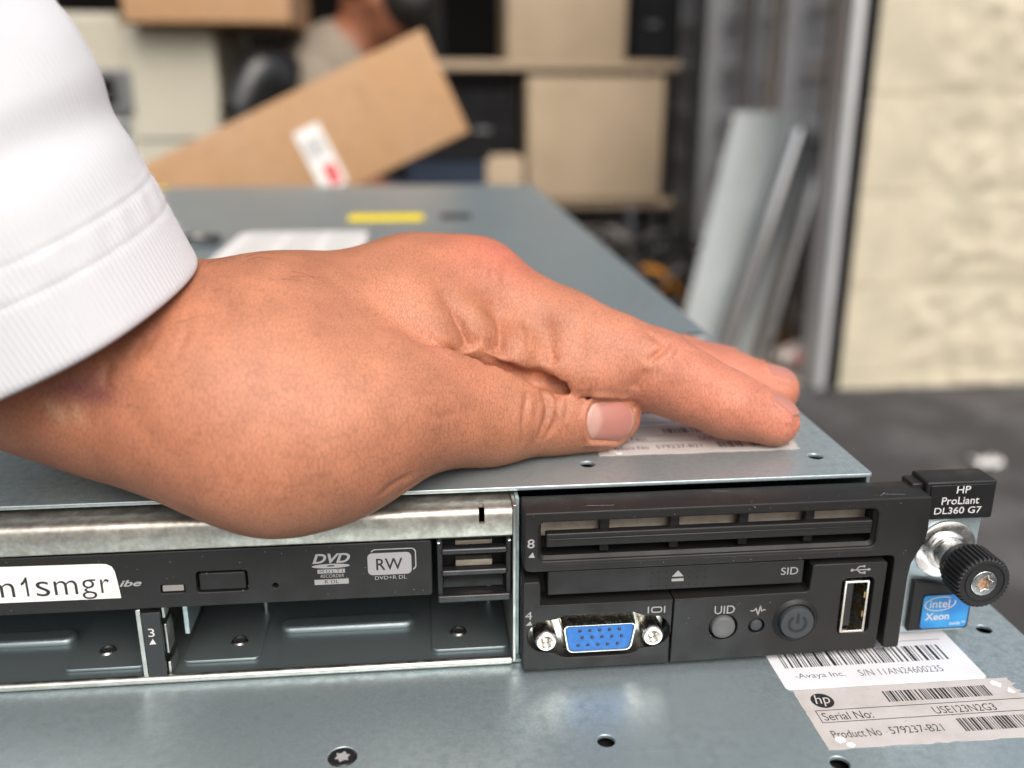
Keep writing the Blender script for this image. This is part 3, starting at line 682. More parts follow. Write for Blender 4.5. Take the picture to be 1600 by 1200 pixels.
# lower right panel: buttons and USB
cp = plate('control_panel', 'black_plastic', upper, [[(-49.65, 1.5), (.1, 2.2), (.55, 2.6), (.8, 25.0), (.4, 25.45), (-16.6, 25.5), (-17.2, 25.1), (-17.5, 19.1), (-18.1, 18.55), (-49.45, 18.3)],
    circ(-37.4, 10.3, 3.35, 36), circ(-29.4, 10.2, 1.9, 28), rr(-9.6, -1.9, 6.9, 21.6, 1.3)], 6, .25, 'front', YF)
obj('locator_button', MB().lathe((-37.4, 0, 10.3), [(-6, 2.95), (-10.2, 2.95), (-10.75, 2.7), (-11.0, 2.2), (-11.15, 1.2), (-11.2, .01)], 40).me(), 'button_grey', cp)
obj('status_light', MB().lathe((-29.4, 0, 10.2), [(-6, 1.6), (-9.8, 1.6), (-10.3, 1.35), (-10.55, .8), (-10.6, .01)], 28).me(), 'dark_grey', cp)
obj('power_collar', MB().lathe((-20.2, 0, 11.2), [(-10.45, 5.6), (-11.0, 5.0), (-11.3, 4.75), (-11.2, 4.45), (-10.4, 4.35), (-9, 4.3)], 44).me(), 'black_plastic', cp)
pb = obj('power_button', MB().lathe((-20.2, 0, 11.2), [(-8, 4.15), (-11.5, 4.15), (-12., 3.9), (-12.15, 3.5), (-12.1, 0.01)], 44).me(), 'dark_grey', cp)
arc = [(-20.2 + 2.35 * math.sin(a), 11.2 + 2.35 * math.cos(a)) for a in np.linspace(.55, 2 * math.pi - .55, 30)] + [(-20.2 + 1.7 * math.sin(a), 11.2 + 1.7 * math.cos(a)) for a in np.linspace(2 * math.pi - .6, .6, 30)]
PB = obj('power_symbol', join_me(flat_me([arc], 'front', -12.2), flat_me([rr(-20.5, -19.9, 11.3, 14.0, .15)], 'front', -12.2)), 'black_smooth', cp)
text('UID', (-39.8, -35.0, 13.9, 16.0), 'print_silver', cp, 'front', PY)
hb = [(-31.2, 14.3), (-30.3, 14.3), (-29.9, 15.0), (-29.3, 13.0), (-28.9, 15.6), (-28.5, 14.0), (-28.2, 14.4), (-27.6, 14.4)]
b = MB()
for (x0, z0), (x1, z1) in zip(hb[:-1], hb[1:]):
    dxn, dzn = -(z1 - z0), (x1 - x0); L = math.hypot(dxn, dzn); dxn, dzn = dxn / L * .13, dzn / L * .13
    b.quad((x0 - dxn, PY, z0 - dzn), (x1 - dxn, PY, z1 - dzn), (x1 + dxn, PY, z1 + dzn), (x0 + dxn, PY, z0 + dzn))
obj('pulse_mark', b.me(), 'print_silver', cp)
b = MB()
def stroke(P, w=.14):
    for (x0, z0), (x1, z1) in zip(P[:-1], P[1:]):
        dx_, dz_ = -(z1 - z0), (x1 - x0); L = math.hypot(dx_, dz_); dx_, dz_ = dx_ / L * w, dz_ / L * w
        b.quad((x0 - dx_, PY, z0 - dz_), (x1 - dx_, PY, z1 - dz_), (x1 + dx_, PY, z1 + dz_), (x0 + dx_, PY, z0 + dz_))
stroke([(-7.7, 23.7), (-3.8, 23.7)]); stroke([(-6.8, 23.7), (-6.0, 24.6), (-5.0, 24.6)]); stroke([(-6.4, 23.7), (-5.7, 22.9), (-4.7, 22.9)])
obj('usb_mark', join_me(b.me(), flat_me([circ(-7.7, 23.7, .38, 14)], 'front', PY), flat_me([circ(-4.9, 24.6, .3, 12)], 'front', PY), flat_me([rr(-5.0, -4.4, 22.6, 23.2, .05)], 'front', PY), flat_me([[(-3.9, 23.3), (-3.1, 23.7), (-3.9, 24.1)]], 'front', PY)), 'print_silver', cp)
obj('usb_shell', plate_me([rr(-9.3, -3.3, 7.5, 21.2, .35), rr(-8.75, -3.85, 8.05, 20.65, .2)], 6, .12, 'front', -11.2), 'nickel', cp)
obj('usb_tongue', MB().box(-8.6, -6.5, -9.9, -4.5, 8.6, 20.1).me(), 'black_smooth', cp, bevel=.1)
for k in range(4): box('usb_contact', 'brass', cp, -6.48, -6.4, -9.4, -5, 10.0 + 2.5 * k, 11.0 + 2.5 * k)
for z in (11.2, 16.3): obj('usb_spring', MB().box(-4.1, -3.86, -10.6, -6.5, z, z + 1.6).me(), 'brass', cp)
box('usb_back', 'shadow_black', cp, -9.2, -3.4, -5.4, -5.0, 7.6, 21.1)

# right ear ---------------------------------------------------------------------------------
ear = plate('rack_ear', 'galvanised', upper, [[(4, 1.2), (27, 1.2), (27, 33.2), (4, 33.2)], circ(19, 24, 2.6, 20)], 1.6, .2, 'front', -3)
plate('ear_cover', 'black_plastic', ear, [[(11.6, 2.6), (26.6, 2.6), (27.1, 3.1), (27.1, 11.6), (26.4, 13.2), (24, 13.4), (22, 14.6), (14.4, 16.2), (11.6, 16.4)]], 1.6, .3, 'front', -4.7)
bd = plate('processor_badge', 'badge_blue', ear, [rr(14.4, 26.4, 3.3, 12.4, .9)], .3, .06, 'front', -5.05); bd['label'] = 'blue and white processor badge'
BY = -5.08
obj('badge_lettering', join_me(text_me('intel', (16.2, 21.3, 9.0, 11.2), 'front', BY, bold=.012), text_me('Xeon', (15.4, 21.6, 5.6, 7.6), 'front', BY, bold=.02), text_me('inside\u2122', (21.9, 26.0, 4.0, 5.0), 'front', BY, shear=.25, bold=.01),
    flat_me([[(18.8 + 4. * math.cos(a), 10.1 + 2.0 * math.sin(a) + .25 * math.cos(a)) for a in np.linspace(.9, 6.6, 40)] + [(18.8 + 3.7 * math.cos(a), 10.1 + 1.75 * math.sin(a) + .25 * math.cos(a)) for a in np.linspace(6.55, .95, 40)]], 'front', BY)), 'print_white', ear)
tg = plate('name_tag', 'black_plastic', ear, [rr(10.2, 27.4, 33.4, 43.1, .6)], 7.5, .45, 'front', -6.2)
plate('tag_plate', 'black_smooth', ear, [rr(11.2, 26.8, 34.0, 42.3, .5)], .5, .12, 'front', -6.45)
TY = -6.49
for s, bx in (('HP', (17.5, 20.9, 40.2, 42.0)), ('ProLiant', (14.2, 23.4, 37.4, 39.3)), ('DL360 G7', (12.7, 24.3, 35.0, 36.7))): text(s, bx, 'print_white', ear, 'front', TY, bold=.006, name='tag_lettering')
box('tag_bridge', 'black_plastic', ear, 7.5, 10.4, -4.6, .5, 38, 42.2, .3)
kx, kz = 18.9, 24.0
obj('washer', MB().lathe((kx, 0, kz), [(-3.05, 7.6), (-3.7, 7.5), (-3.9, 7.2), (-3.95, 4.6)], 44).me(), 'bright_steel', ear)
obj('shaft', MB().lathe((kx, 0, kz), [(-3.5, 4.9), (-4.6, 4.9), (-5, 4.4), (-5.1, 3.9), (-9.4, 3.9), (-9.7, 3.6), (-11, 3.6)], 36).me(), 'bright_steel', ear)
b = MB(); prof = [(-9.6, 3.7), (-9.7, 4.6), (-10.1, 5.2), (-12.2, 5.6), (-12.6, 6.05), (-12.8, 6.35), (-19.0, 6.35), (-19.5, 6.1), (-19.7, 5.6), (-19.6, 4.9), (-19.35, 4.8), (-19.35, 4.4), (-19.6, 4.3), (-19.6, 3.2), (-19.0, 3.1)]
n = 180
for y, r in prof:
    for k in range(n):
        rr_ = r - (.42 if (k % 5) in (0, 1) and r > 6 else 0); b.v.append((kx + rr_ * math.cos(2 * math.pi * k / n), y, kz + rr_ * math.sin(2 * math.pi * k / n)))
for i in range(len(prof) - 1):
    for k in range(n): b.f.append((i * n + k, i * n + (k + 1) % n, (i + 1) * n + (k + 1) % n, (i + 1) * n + k))
obj('thumbscrew_knob', b.me(), 'black_rubber', ear, sharp=25)
tor = [(kx + (2.0 if k % 2 == 0 else 1.3) * math.cos(math.pi * k / 6 + .2), kz + (2.0 if k % 2 == 0 else 1.3) * math.sin(math.pi * k / 6 + .2)) for k in range(12)]
obj('screw_head', plate_me([circ(kx, kz, 3.05, 40), tor], 2.2, .15, 'front', -19.75), 'bright_steel', ear)
obj('screw_recess', flat_me([tor], 'front', -18.6), 'rusty', ear)

# specks of dust on the black plastic and the lids
RD = random.Random(21)
def specks(name, parent, n, fn, smin_=.04, smax=.12):
    b = MB()
    for _ in range(n):
        (x, y, z), (u, v) = fn(); a = RD.uniform(0, 6); s = RD.uniform(smin_, smax); u, v = Vector(u), Vector(v); c = Vector((x, y, z))
        b.add([c + s * (math.cos(a + k) * u + math.sin(a + k) * v) * RD.uniform(.5, 1) for k in (0, 1.3, 2.7, 4.2)], [(0, 1, 2, 3)])
    tag(obj(name, b.me(), 'paper_white', parent), kind='stuff')
XZ = ((1, 0, 0), (0, 0, 1)); XY = ((1, 0, 0), (0, 1, 0))
specks('dust', bz, 40, lambda: ((RD.uniform(-83, 8), RD.uniform(-9.9, -2), 41.66), XY))
specks('dust', bz, 26, lambda: ((RD.uniform(-83, 5), YF - .02, RD.choice((RD.uniform(39.6, 41), RD.uniform(27.2, 28.5)))), XZ))
specks('dust', cp, 14, lambda: ((RD.uniform(-48, -11), YF - .02, RD.uniform(2.5, 17.5)), XZ))
specks('dust', dv, 40, lambda: ((RD.uniform(-200, -105), -5.02, RD.uniform(19.8, 32.8)), XZ), .04, .1)
specks('dust', lower, 60, lambda: ((RD.uniform(-190, 20), RD.uniform(-50, -12), .01), XY), .05, .13)
# scuffs: short pale scratches on the bezel corner
b = MB()
for x0, y0, x1, y1 in ((-2.5, -9.2, -.6, -7.4), (-1, -8.3, 3.5, -8.9), (-70, -8, -64, -8.4), (-40, -3, -36, -3.5)):
    d_ = Vector((y1 - y0, -(x1 - x0), 0)).normalized() * .05
    b.quad((x0 + d_.x, y0 + d_.y, 41.66), (x1 + d_.x, y1 + d_.y, 41.66), (x1 - d_.x, y1 - d_.y, 41.66), (x0 - d_.x, y0 - d_.y, 41.66))
obj('scuff', b.me(), 'print_silver', bz)
# ------------------------------------------------------------------ hand, forearm and sleeve
# ---------- SDF toolkit ----------
EXTRA=0
class Field:
    def __init__(s,lo,hi,h):
        s.lo=np.array(lo,float);s.h=h
        s.n=np.ceil((np.array(hi)-s.lo)/h).astype(int)+1
        s.ax=[(s.lo[i]+h*np.arange(s.n[i])).astype(np.float32) for i in range(3)]
    def new(s): return np.full(tuple(s.n),60.0,np.float32)
    def sl(s,lo,hi):
        a=np.clip(np.floor((np.array(lo)-s.lo)/s.h).astype(int),0,s.n);b=np.clip(np.ceil((np.array(hi)-s.lo)/s.h).astype(int)+1,0,s.n)
        return tuple(slice(i,j) for i,j in zip(a,b))
    def grid(s,q): return s.ax[0][q[0]][:,None,None],s.ax[1][q[1]][None,:,None],s.ax[2][q[2]][None,None,:]
def smin(a,b,k):
    h=np.clip(.5+.5*(b-a)/k,0,1);return b*(1-h)+a*h-k*h*(1-h)
def cone(F,D,a,b,ra,rb,k,flat=None):
    """round cone a->b merged into D with blend k; flat=(axis_vec,scale) squashes the section along axis"""
    a=np.array(a,float);b=np.array(b,float);pad=k+4+EXTRA
    lo=np.minimum(a-ra,b-rb)-pad;hi=np.maximum(a+ra,b+rb)+pad
    q=F.sl(lo,hi);X,Y,Z=F.grid(q)
    ba=b-a;l2=ba@ba
    px,py,pz=X-a[0],Y-a[1],Z-a[2]
    if flat is not None:
        n=np.array(flat[0],float);n-=ba*(n@ba)/l2;n/=np.linalg.norm(n);s=1/flat[1]-1
        dn=px*n[0]+py*n[1]+pz*n[2]
        px=px+s*dn*n[0];py=py+s*dn*n[1];pz=pz+s*dn*n[2]
    rr=ra-rb;a2=l2-rr*rr;il2=1/l2
    y=px*ba[0]+py*ba[1]+pz*ba[2];z=y-l2
    ux,uy,uz=px*l2-ba[0]*y,py*l2-ba[1]*y,pz*l2-ba[2]*y
    x2=ux*ux+uy*uy+uz*uz;y2=y*y*l2;z2=z*z*l2
    kk=np.sign(rr)*rr*rr*x2
    d=np.where(np.sign(z)*a2*z2>kk,np.sqrt(x2+z2)*il2-rb,np.where(np.sign(y)*a2*y2<kk,np.sqrt(x2+y2)*il2-ra,(np.sqrt(x2*a2*il2)+y*rr)*il2-ra))
    D[q]=smin(D[q],d.astype(np.float32),k)
def ell(F,D,c,axes,r,k):
    c=np.array(c,float);A=np.array(axes,float);A/=np.linalg.norm(A,axis=1)[:,None]
    # orthonormalise
    A[1]-=A[0]*(A[0]@A[1]);A[1]/=np.linalg.norm(A[1]);A[2]=np.cross(A[0],A[1])
    m=max(r)+k+4+EXTRA;q=F.sl(c-m,c+m);X,Y,Z=F.grid(q)
    p=[X-c[0],Y-c[1],Z-c[2]]
    L=[A[i][0]*p[0]+A[i][1]*p[1]+A[i][2]*p[2] for i in range(3)]
    k0=np.sqrt(sum((L[i]/r[i])**2 for i in range(3)))+1e-6;k1=np.sqrt(sum((L[i]/r[i]**2)**2 for i in range(3)))+1e-6
    d=k0*(k0-1)/k1
    D[q]=smin(D[q],d.astype(np.float32),k)
def chain(F,D,pts,k):
    for (a,ra),(b,rb) in zip(pts[:-1],pts[1:]): cone(F,D,a,b,ra,rb,k)
def nets(F,D):
    s=D<0
    c=s[:-1,:-1,:-1].astype(np.int8)
    tot=np.zeros_like(c)
    for i in(0,1):
        for j in(0,1):
            for k in(0,1): tot+=s[i:s.shape[0]-1+i,j:s.shape[1]-1+j,k:s.shape[2]-1+k]
    I=np.argwhere((tot>0)&(tot<8))
    acc=np.zeros((len(I),3));cnt=np.zeros(len(I))
    def val(o): return D[I[:,0]+o[0],I[:,1]+o[1],I[:,2]+o[2]]
    for ax in range(3):
        o1=[(ax+1)%3,(ax+2)%3]
        for i in(0,1):
            for j in(0,1):
                a=[0,0,0];a[o1[0]]=i;a[o1[1]]=j;b=list(a);b[ax]=1
                va,vb=val(a),val(b);m=(va<0)!=(vb<0)
                t=np.where(m,va/np.where(m,va-vb,1),0)
                P=np.tile(np.array(a,float),(len(I),1));P[:,ax]=t
                acc[m]+=P[m];cnt+=m
    V=F.lo+F.h*(I+acc/cnt[:,None])
    idx=np.full(tot.shape,-1,np.int32);idx[I[:,0],I[:,1],I[:,2]]=np.arange(len(I))
    Q=[]
    for ax in range(3):
        b1,b2=(ax+1)%3,(ax+2)%3
        sl0=[slice(None)]*3;sl1=[slice(None)]*3;sl0[ax]=slice(0,-1);sl1[ax]=slice(1,None)
        for k in(b1,b2): sl0[k]=slice(1,-1);sl1[k]=slice(1,-1)
        A=s[tuple(sl0)];B=s[tuple(sl1)]
        E=np.argwhere(A!=B)
        inside=A[E[:,0],E[:,1],E[:,2]]
        E=E.copy();E[:,b1]+=1;E[:,b2]+=1
        def g(d1,d2):
            e=E.copy();e[:,b1]-=d1;e[:,b2]-=d2;return idx[e[:,0],e[:,1],e[:,2]]
        q=np.stack([g(1,1),g(0,1),g(0,0),g(1,0)],1)
        q[~inside]=q[~inside][:,::-1]
        Q.append(q)
    return V,np.concatenate(Q)
def sstep(a,b,x):
    t=np.clip((x-a)/(b-a),0,1);return t*t*(3-2*t)
def build_hand(h=1.0):
    F=Field((-250,-62,38),(6,112,150),h)
    X,Y,Z=F.grid((slice(None),)*3)
    global EXTRA
    EXTRA=28
    # ---- palm, wrist, forearm
    P=F.new()
    chain(F,P,[((-162,20,65),17),((-136,29,73.4),16),((-107,37,78.6),14.4),((-91,40,79.5),13)],12)
    cone(F,P,(-162,32,67),(-89,59,70),16,12.5,10)
    cone(F,P,(-164,42,62),(-94,77,64),15,12,10)
    cone(F,P,(-165,46,58),(-103,92,57),14,11,10)
    cone(F,P,(-150,50,56),(-112,84,54),14,11,8)
    cone(F,P,(-152,8,67),(-113,23.5,71),19.5,15.2,14)      # first web muscle
    cone(F,P,(-138,15,75.5),(-112,25,75.5),13,12.5,10)
    # wrist and forearm
    cone(F,P,(-182,13,75),(-150,22,66.5),21.5,19.5,14)
    cone(F,P,(-184,9,79),(-222,-8,178),23.5,28,16)
    cone(F,P,(-180,34,64),(-150,40,62),16,16,14)
    # ---- thumb
    T=F.new()
    ell(F,T,(-128.5,-4.5,60.0),[(1,.2,.03),(0,1,0),(0,0,1)],(25.5,18,21),8)
    cone(F,T,(-168,4,66),(-138,-4,60),17.5,19,10)
    cone(F,T,(-150,0,67),(-103,12,60.5),20,11,12)
    cone(F,T,(-128,-2,62),(-107,9,61),18,11,8)
    chain(F,T,[((-102,13.5,59.6),11.6),((-89,17.5,55.2),11),((-77,20.5,53.4),10.3)],7)
    cone(F,T,(-116,2.5,62),(-94,15,57.3),13.5,11.3,8)
    ell(F,T,(-66,22.2,51.9),[(1,.1,-.10),(0,1,0),(0,0,1)],(15,9.,9.4),6)
    D=P
    # ---- fingers
    EXTRA=10
    def finger(pts,k=3):
        G=F.new();chain(F,G,pts,k);return G
    I2=finger([((-91,37,79.2),13),((-70,29.2,70.2),11.2),((-58,26.8,66),10.1),((-47,25,62.3),9.7),((-38,23.5,58),8.5),((-29,22,53.9),8.0),((-17.4,20,49.7),6.5)],4)
    ell(F,I2,(-70,22,64.3),[(1,-.15,-.35),(0,1,0),(0,0,1)],(15,9,9.2),3)
    ell(F,I2,(-87,21.5,68),[(1,-.1,-.3),(0,1,0),(0,0,1)],(10.5,9,9.4),3)
    ell(F,I2,(-97.5,20,71.6),[(1,-.1,-.2),(0,1,0),(0,0,1)],(8.5,8.5,9.5),4)
    k2=sstep(66,92,-X)*8+.8+0*Y+0*Z
    D=smin(D,I2,k2)
    I3=finger([((-89,59,70),12),((-42,51,57.0),9.3),((-19,48.5,51.2),8.0),((-6.8,47.5,48.8),6.8)])
    D=smin(D,I3,k2)
    I4=finger([((-94,77,64),11.5),((-50,74,49.5),9.3),((-28,71,50.5),8),((-14,69,49.2),6.5)])
    D=smin(D,I4,k2)
    I5=finger([((-103,92,57),10.5),((-70,94,53),8.2),((-53,93,51),7.2),((-40,91,49.4),6)])
    D=smin(D,I5,k2)
    k=sstep(106,134,-X)*25*(1-.62*sstep(138,166,-X))+.5+0*Y+0*Z
    D=smin(D,T,k)
    # ---- deep fold between thumb and index finger
    Gv=F.new();EX=[((-108,5.2,76.8),.5),((-99,9.6,72.4),1.1),((-92,12,68.6),1.5),((-86,13.8,66.4),1.7),((-79,15.4,63.9),1.9),((-73,16.4,62.2),2.0),((-66,17,60.4),1.9),((-60,18,59.4),1.3)]
    chain(F,Gv,EX,2)
    D=-smin(-D,Gv,1.8)
    # ---- flesh yields to the lid and the chassis ledge
    lid=np.maximum(-(Y-0.0),Z-43.35)+0*X
    led=np.maximum(-(Y+6.2),Z-41.0)+0*X
    D=np.maximum(D,-np.minimum(lid,led))
    return F,D
def smooth(V,Q,it=3,lam=.5,mu=-.52):
    E=np.concatenate([Q[:,[0,1]],Q[:,[1,2]],Q[:,[2,3]],Q[:,[3,0]]]);E=np.concatenate([E,E[:,::-1]])
    n=len(V);cnt=np.bincount(E[:,0],minlength=n)[:,None]
    for i in range(it):
        for l in(lam,mu):
            S=np.stack([np.bincount(E[:,0],V[E[:,1],k],n) for k in range(3)],1)/np.maximum(cnt,1)
            V=V+l*(S-V)
    return V
CREASES=[
(0.3,0.8,[(-109.8, 5.5, 79.1), (-105.3, 8.6, 76.6), (-99.6, 8.2, 74.6), (-93.8, 10.4, 72.1), (-89.2, 13.1, 69.9), (-84.5, 15.0, 67.2), (-79.7, 16.8, 65.3), (-75.0, 15.5, 64.6)]),
(1.8,2.8,[(-103.1, 20.8, 89.9), (-98.1, 14.4, 82.2), (-95.7, 12.1, 77.4), (-94.2, 11.4, 72.3)]),
(0.7,0.8,[(-98.5, 14.8, 82.8), (-95.9, 12.3, 78.1), (-94.3, 11.5, 73.0)]),
(1.5,2.4,[(-88.6, 23.8, 85.3), (-87.1, 18.3, 77.2), (-87.4, 14.2, 73.6), (-88.6, 13.0, 70.7)]),
(0.6,0.7,[(-87.0, 21.0, 78.9), (-87.0, 15.3, 74.9), (-88.0, 13.1, 71.3)]),
(0.9,2.6,[(-76.6, 23.1, 81.3), (-75.7, 18.0, 73.9), (-74.6, 14.2, 67.5)]),
(0.4,0.8,[(-75.5, 17.1, 72.5), (-74.6, 14.2, 67.5)]),
(0.35,1,[(-80.7, 22.2, 80.0), (-80.7, 18.3, 74.7), (-81.6, 14.1, 70.4)]),
(0.3,0.9,[(-83.8, 23.0, 81.5), (-83.7, 18.5, 76.3), (-84.6, 13.8, 72.1)]),
(0.55,0.8,[(-81.4, 10.1, 63.8), (-82.7, 5.7, 58.3), (-83.2, 6.5, 50.1)]),
(0.8,0.85,[(-78.7, 12.6, 62.9), (-76.5, 10.6, 58.9), (-77.6, 8.8, 54.6), (-79.3, 8.6, 50.4)]),
(0.65,0.8,[(-76.5, 14.1, 61.6), (-74.1, 13.1, 59.9), (-75.3, 9.9, 54.1), (-78.5, 9.4, 49.8)]),
(0.35,0.7,[(-72.2, 14.8, 59.9), (-71.7, 11.9, 57.4), (-73.0, 10.5, 53.4)]),
(0.5,0.9,[(-51.4, 21.2, 73.6), (-47.2, 18.3, 70.7)]),
(0.8,0.8,[(-45.6, 19.7, 71.4), (-47.9, 17.2, 69.7), (-52.3, 15.8, 67.1)]),
(0.6,1.3,[(-51.5, 15.3, 65.9), (-55.1, 16.2, 60.2)]),
(0.35,0.7,[(-43.3, 18.3, 69.7), (-45.7, 16.0, 67.8)]),
(0.35,0.9,[(-142.0, 2.3, 93.8), (-142.1, -8.2, 89.9), (-144.3, -16.8, 83.9)]),
(0.25,0.8,[(-146.9, 3.4, 93.9), (-146.3, -4.9, 91.5), (-147.4, -10.4, 88.9)]),
(0.2,0.8,[(-150.5, -8.2, 89.7), (-150.7, -15.0, 85.0), (-152.7, -19.0, 79.7)]),
(0.4,1,[(-158.5, -13.2, 84.4), (-161.4, -15.8, 79.9)]),
(0.35,0.9,[(-156.1, -12.0, 86.2), (-159.0, -16.3, 80.4)]),
(0.35,0.9,[(-165.7, -14.8, 80.1), (-166.6, -16.9, 74.4)]),
(0.16,1,[(-106.2, -7.8, 72.1), (-100.8, -3.6, 69.5), (-95.0, 2.2, 69.0)]),
(0.14,0.9,[(-108.3, -13.3, 67.3), (-101.7, -7.8, 63.7), (-96.7, -3.0, 63.3)]),
(0.14,0.9,[(-106.9, -10.6, 69.8), (-99.5, -4.5, 66.3)]),
(0.3,1,[(-105.9, -7.1, 49.2), (-109.0, -9.3, 47.7), (-112.4, -11.6, 46.6)]),
(0.25,0.9,[(-107.4, -11.0, 52.1), (-111.7, -14.7, 51.5), (-116.1, -16.2, 48.7)]),
(0.2,0.8,[(-86.7, 33.6, 92.8), (-88.0, 27.8, 89.9), (-89.0, 24.6, 86.7)]),
(0.2,0.8,[(-83.3, 32.6, 90.6), (-85.3, 26.8, 87.7), (-85.8, 23.7, 83.7)]),
(0.15,0.8,[(-90.0, 31.5, 93.2), (-90.8, 26.1, 89.5), (-92.1, 23.2, 86.2)]),
]

person = empty('person', (-180, 10, 43.2), 'left hand in a white ribbed cuff pressing on the upper server', 'person')
F, D = build_hand(1.0)
V, Q = nets(F, D)
V = smooth(V, Q, 6)
C0 = np.array(CREASES[0][2]); near = np.zeros(len(V), bool)
for i in range(len(C0) - 1):
    for t in np.linspace(0, 1, 8): near |= ((V - (C0[i] * (1 - t) + C0[i + 1] * t)) ** 2).sum(1) < 5
Vs_ = smooth(V, Q, 2, .5, 0.); V[near] = Vs_[near]
def grad_at(P):
    """value and gradient of the field by trilinear sampling"""
    def val(P):
        g = np.clip((P - F.lo) / F.h, 0, F.n - 1.001); i = g.astype(int); t = g - i; r = 0
        for a in (0, 1):
            for b in (0, 1):
                for c in (0, 1): r = r + D[i[:, 0] + a, i[:, 1] + b, i[:, 2] + c] * (t[:, 0] if a else 1 - t[:, 0]) * (t[:, 1] if b else 1 - t[:, 1]) * (t[:, 2] if c else 1 - t[:, 2])
        return r
    v = val(P); g = np.stack([val(P + e) - val(P - e) for e in np.eye(3)], 1)
    return v, g / (np.linalg.norm(g, axis=1)[:, None] + 1e-9)
hm = mesh(V, Q)
bm = bmesh.new(); bm.from_mesh(hm)
bmesh.ops.delete(bm, geom=[v for v in bm.verts if v.co.z > 146 or v.co.x < -247], context='VERTS')
big = max((0,), default=0)
bm.to_mesh(hm); bm.free()
# one level of smooth subdivision, then the creases are pressed into the skin
tmp = bpy.data.objects.new('tmp', hm); COL.objects.link(tmp)
ss = tmp.modifiers.new('s', 'SUBSURF'); ss.levels = 1
hm2 = bpy.data.meshes.new_from_object(tmp.evaluated_get(bpy.context.evaluated_depsgraph_get()))
bpy.data.objects.remove(tmp); bpy.data.meshes.remove(hm); hm = hm2
n = len(hm.vertices)
co = np.empty(n * 3, np.float32); hm.vertices.foreach_get('co', co); co = co.reshape(-1, 3).astype(float)
no = np.empty(n * 3, np.float32); hm.vertices.foreach_get('normal', no); no = no.reshape(-1, 3).astype(float)
disp = np.zeros(n)
for dep, w, pl in CREASES:
    P = np.array(pl); lo, hi = P.min(0) - 8, P.max(0) + 8
    m = np.where(((co > lo) & (co < hi)).all(1))[0]
    if not len(m): continue
    # densify by Catmull-Rom so the crease curves
    PP = [P[0]]
    for i in range(len(P) - 1):
        p0, p1, p2, p3 = P[max(i - 1, 0)], P[i], P[i + 1], P[min(i + 2, len(P) - 1)]
        for t in np.linspace(.15, 1, 7): PP.append(.5 * ((2 * p1) + (p2 - p0) * t + (2 * p0 - 5 * p1 + 4 * p2 - p3) * t * t + (3 * p1 - p0 - 3 * p2 + p3) * t ** 3))
    PP = np.array(PP); q = co[m]; best = np.full(len(m), 1e9); tt = np.zeros(len(m))
    for i in range(len(PP) - 1):
        a, b2 = PP[i], PP[i + 1]; ab = b2 - a; t = np.clip(((q - a) @ ab) / (ab @ ab), 0, 1)
        dd_ = np.linalg.norm(q - a - t[:, None] * ab, axis=1); k = dd_ < best; best[k] = dd_[k]; tt[k] = ((i + t) / (len(PP) - 1))[k]
    taper = np.clip(np.minimum(tt, 1 - tt) * (2.2 if w > 1.9 else 3.2), 0, 1); taper = taper * taper * (3 - 2 * taper)
    if w > 1.9: taper = np.where(tt > .5, np.clip((1 - tt) * 8, 0, 1), taper)
    disp[m] -= taper * dep * (np.exp(-(best / w) ** 2) - .28 * np.exp(-((best - 2.4 * w) / (1.3 * w)) ** 2))
disp_c = disp.copy()
NAILS = [((-60.2, 14.4, 53.2), (1, .18, -.12), (.03, -.93, .36), 14., 10.4, True), ((-15.4, 20.2, 54.4), (12.2, -3.5, -4.5), (.33, .16, .93), 10, 9, False), ((-6.0, 47.3, 53.6), (12.5, -1, -2.4), (.22, -.05, .97), 9.5, 9, False)]
for c, ld, nr, ln_, wd, _l in NAILS:      # skin sinks under the nail and folds up round its sides and root
    c = np.array(c); l = np.array(ld, float); l /= np.linalg.norm(l); m_ = np.array(nr, float); m_ -= l * (m_ @ l); m_ /= np.linalg.norm(m_); w_ = np.cross(m_, l)
    q = co - c; near_ = (np.abs(q @ m_) < 9) & ((no @ m_) > .1)
    a_, b_ = q @ l, np.abs(q @ w_)
    out = np.maximum(b_ - wd / 2, -(a_ + ln_ / 2 - .15 * ln_ * np.clip(b_ / (wd / 2), 0, 1) ** 2))
    fold = np.exp(-((out - .55) / .55) ** 2) * .5 * np.clip((ln_ * .38 - a_) / 2, 0, 1) - .3 * np.clip(-out / .6, 0, 1) * (a_ < ln_ / 2)
    disp += np.where(near_, fold, 0)
# soft unevenness of flesh
R5 = np.random.default_rng(5)
K = [(R5.normal(size=3) * .09, R5.uniform(0, 6)) for _ in range(14)]
low = sum(np.sin(co @ k + p) for k, p in K) / 14
disp += .45 * low
co2 = co + no * disp[:, None]
lidmask = (co2[:, 2] < 43.32) & (co2[:, 1] > -.5)
co2[lidmask, 2] = 43.32
hm.vertices.foreach_set('co', co2.astype(np.float32).ravel())
# pigment: pinker finger ends and knuckles, browner wrist, paler palm side, old scar, shade painted into the creases
tone = np.tile(np.array([.46, .184, .102]), (n, 1))
def tint(c, mask): 
    global tone
    tone = tone * (1 - mask[:, None]) + np.array(c) * mask[:, None]
blob = lambda c, r: np.exp(-(((co - np.array(c)) / r) ** 2).sum(1))
tint((.43, .158, .084), np.clip((-co[:, 0] - 135) / 50, 0, 1) * .7)
tint((.55, .19, .13), np.clip((co[:, 0] + 78) / 50, 0, 1) * .75)
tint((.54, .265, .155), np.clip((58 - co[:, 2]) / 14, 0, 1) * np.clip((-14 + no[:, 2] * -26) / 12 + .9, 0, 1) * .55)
tint((.56, .16, .105), blob((-86, 32, 91), (15, 13, 9)) * .8)
tint((.54, .235, .14), blob((-128, -10, 66), (26, 26, 16)) * .6)
tint((.50, .165, .10), blob((-103, 8, 68), (10, 12, 9)) * .5)
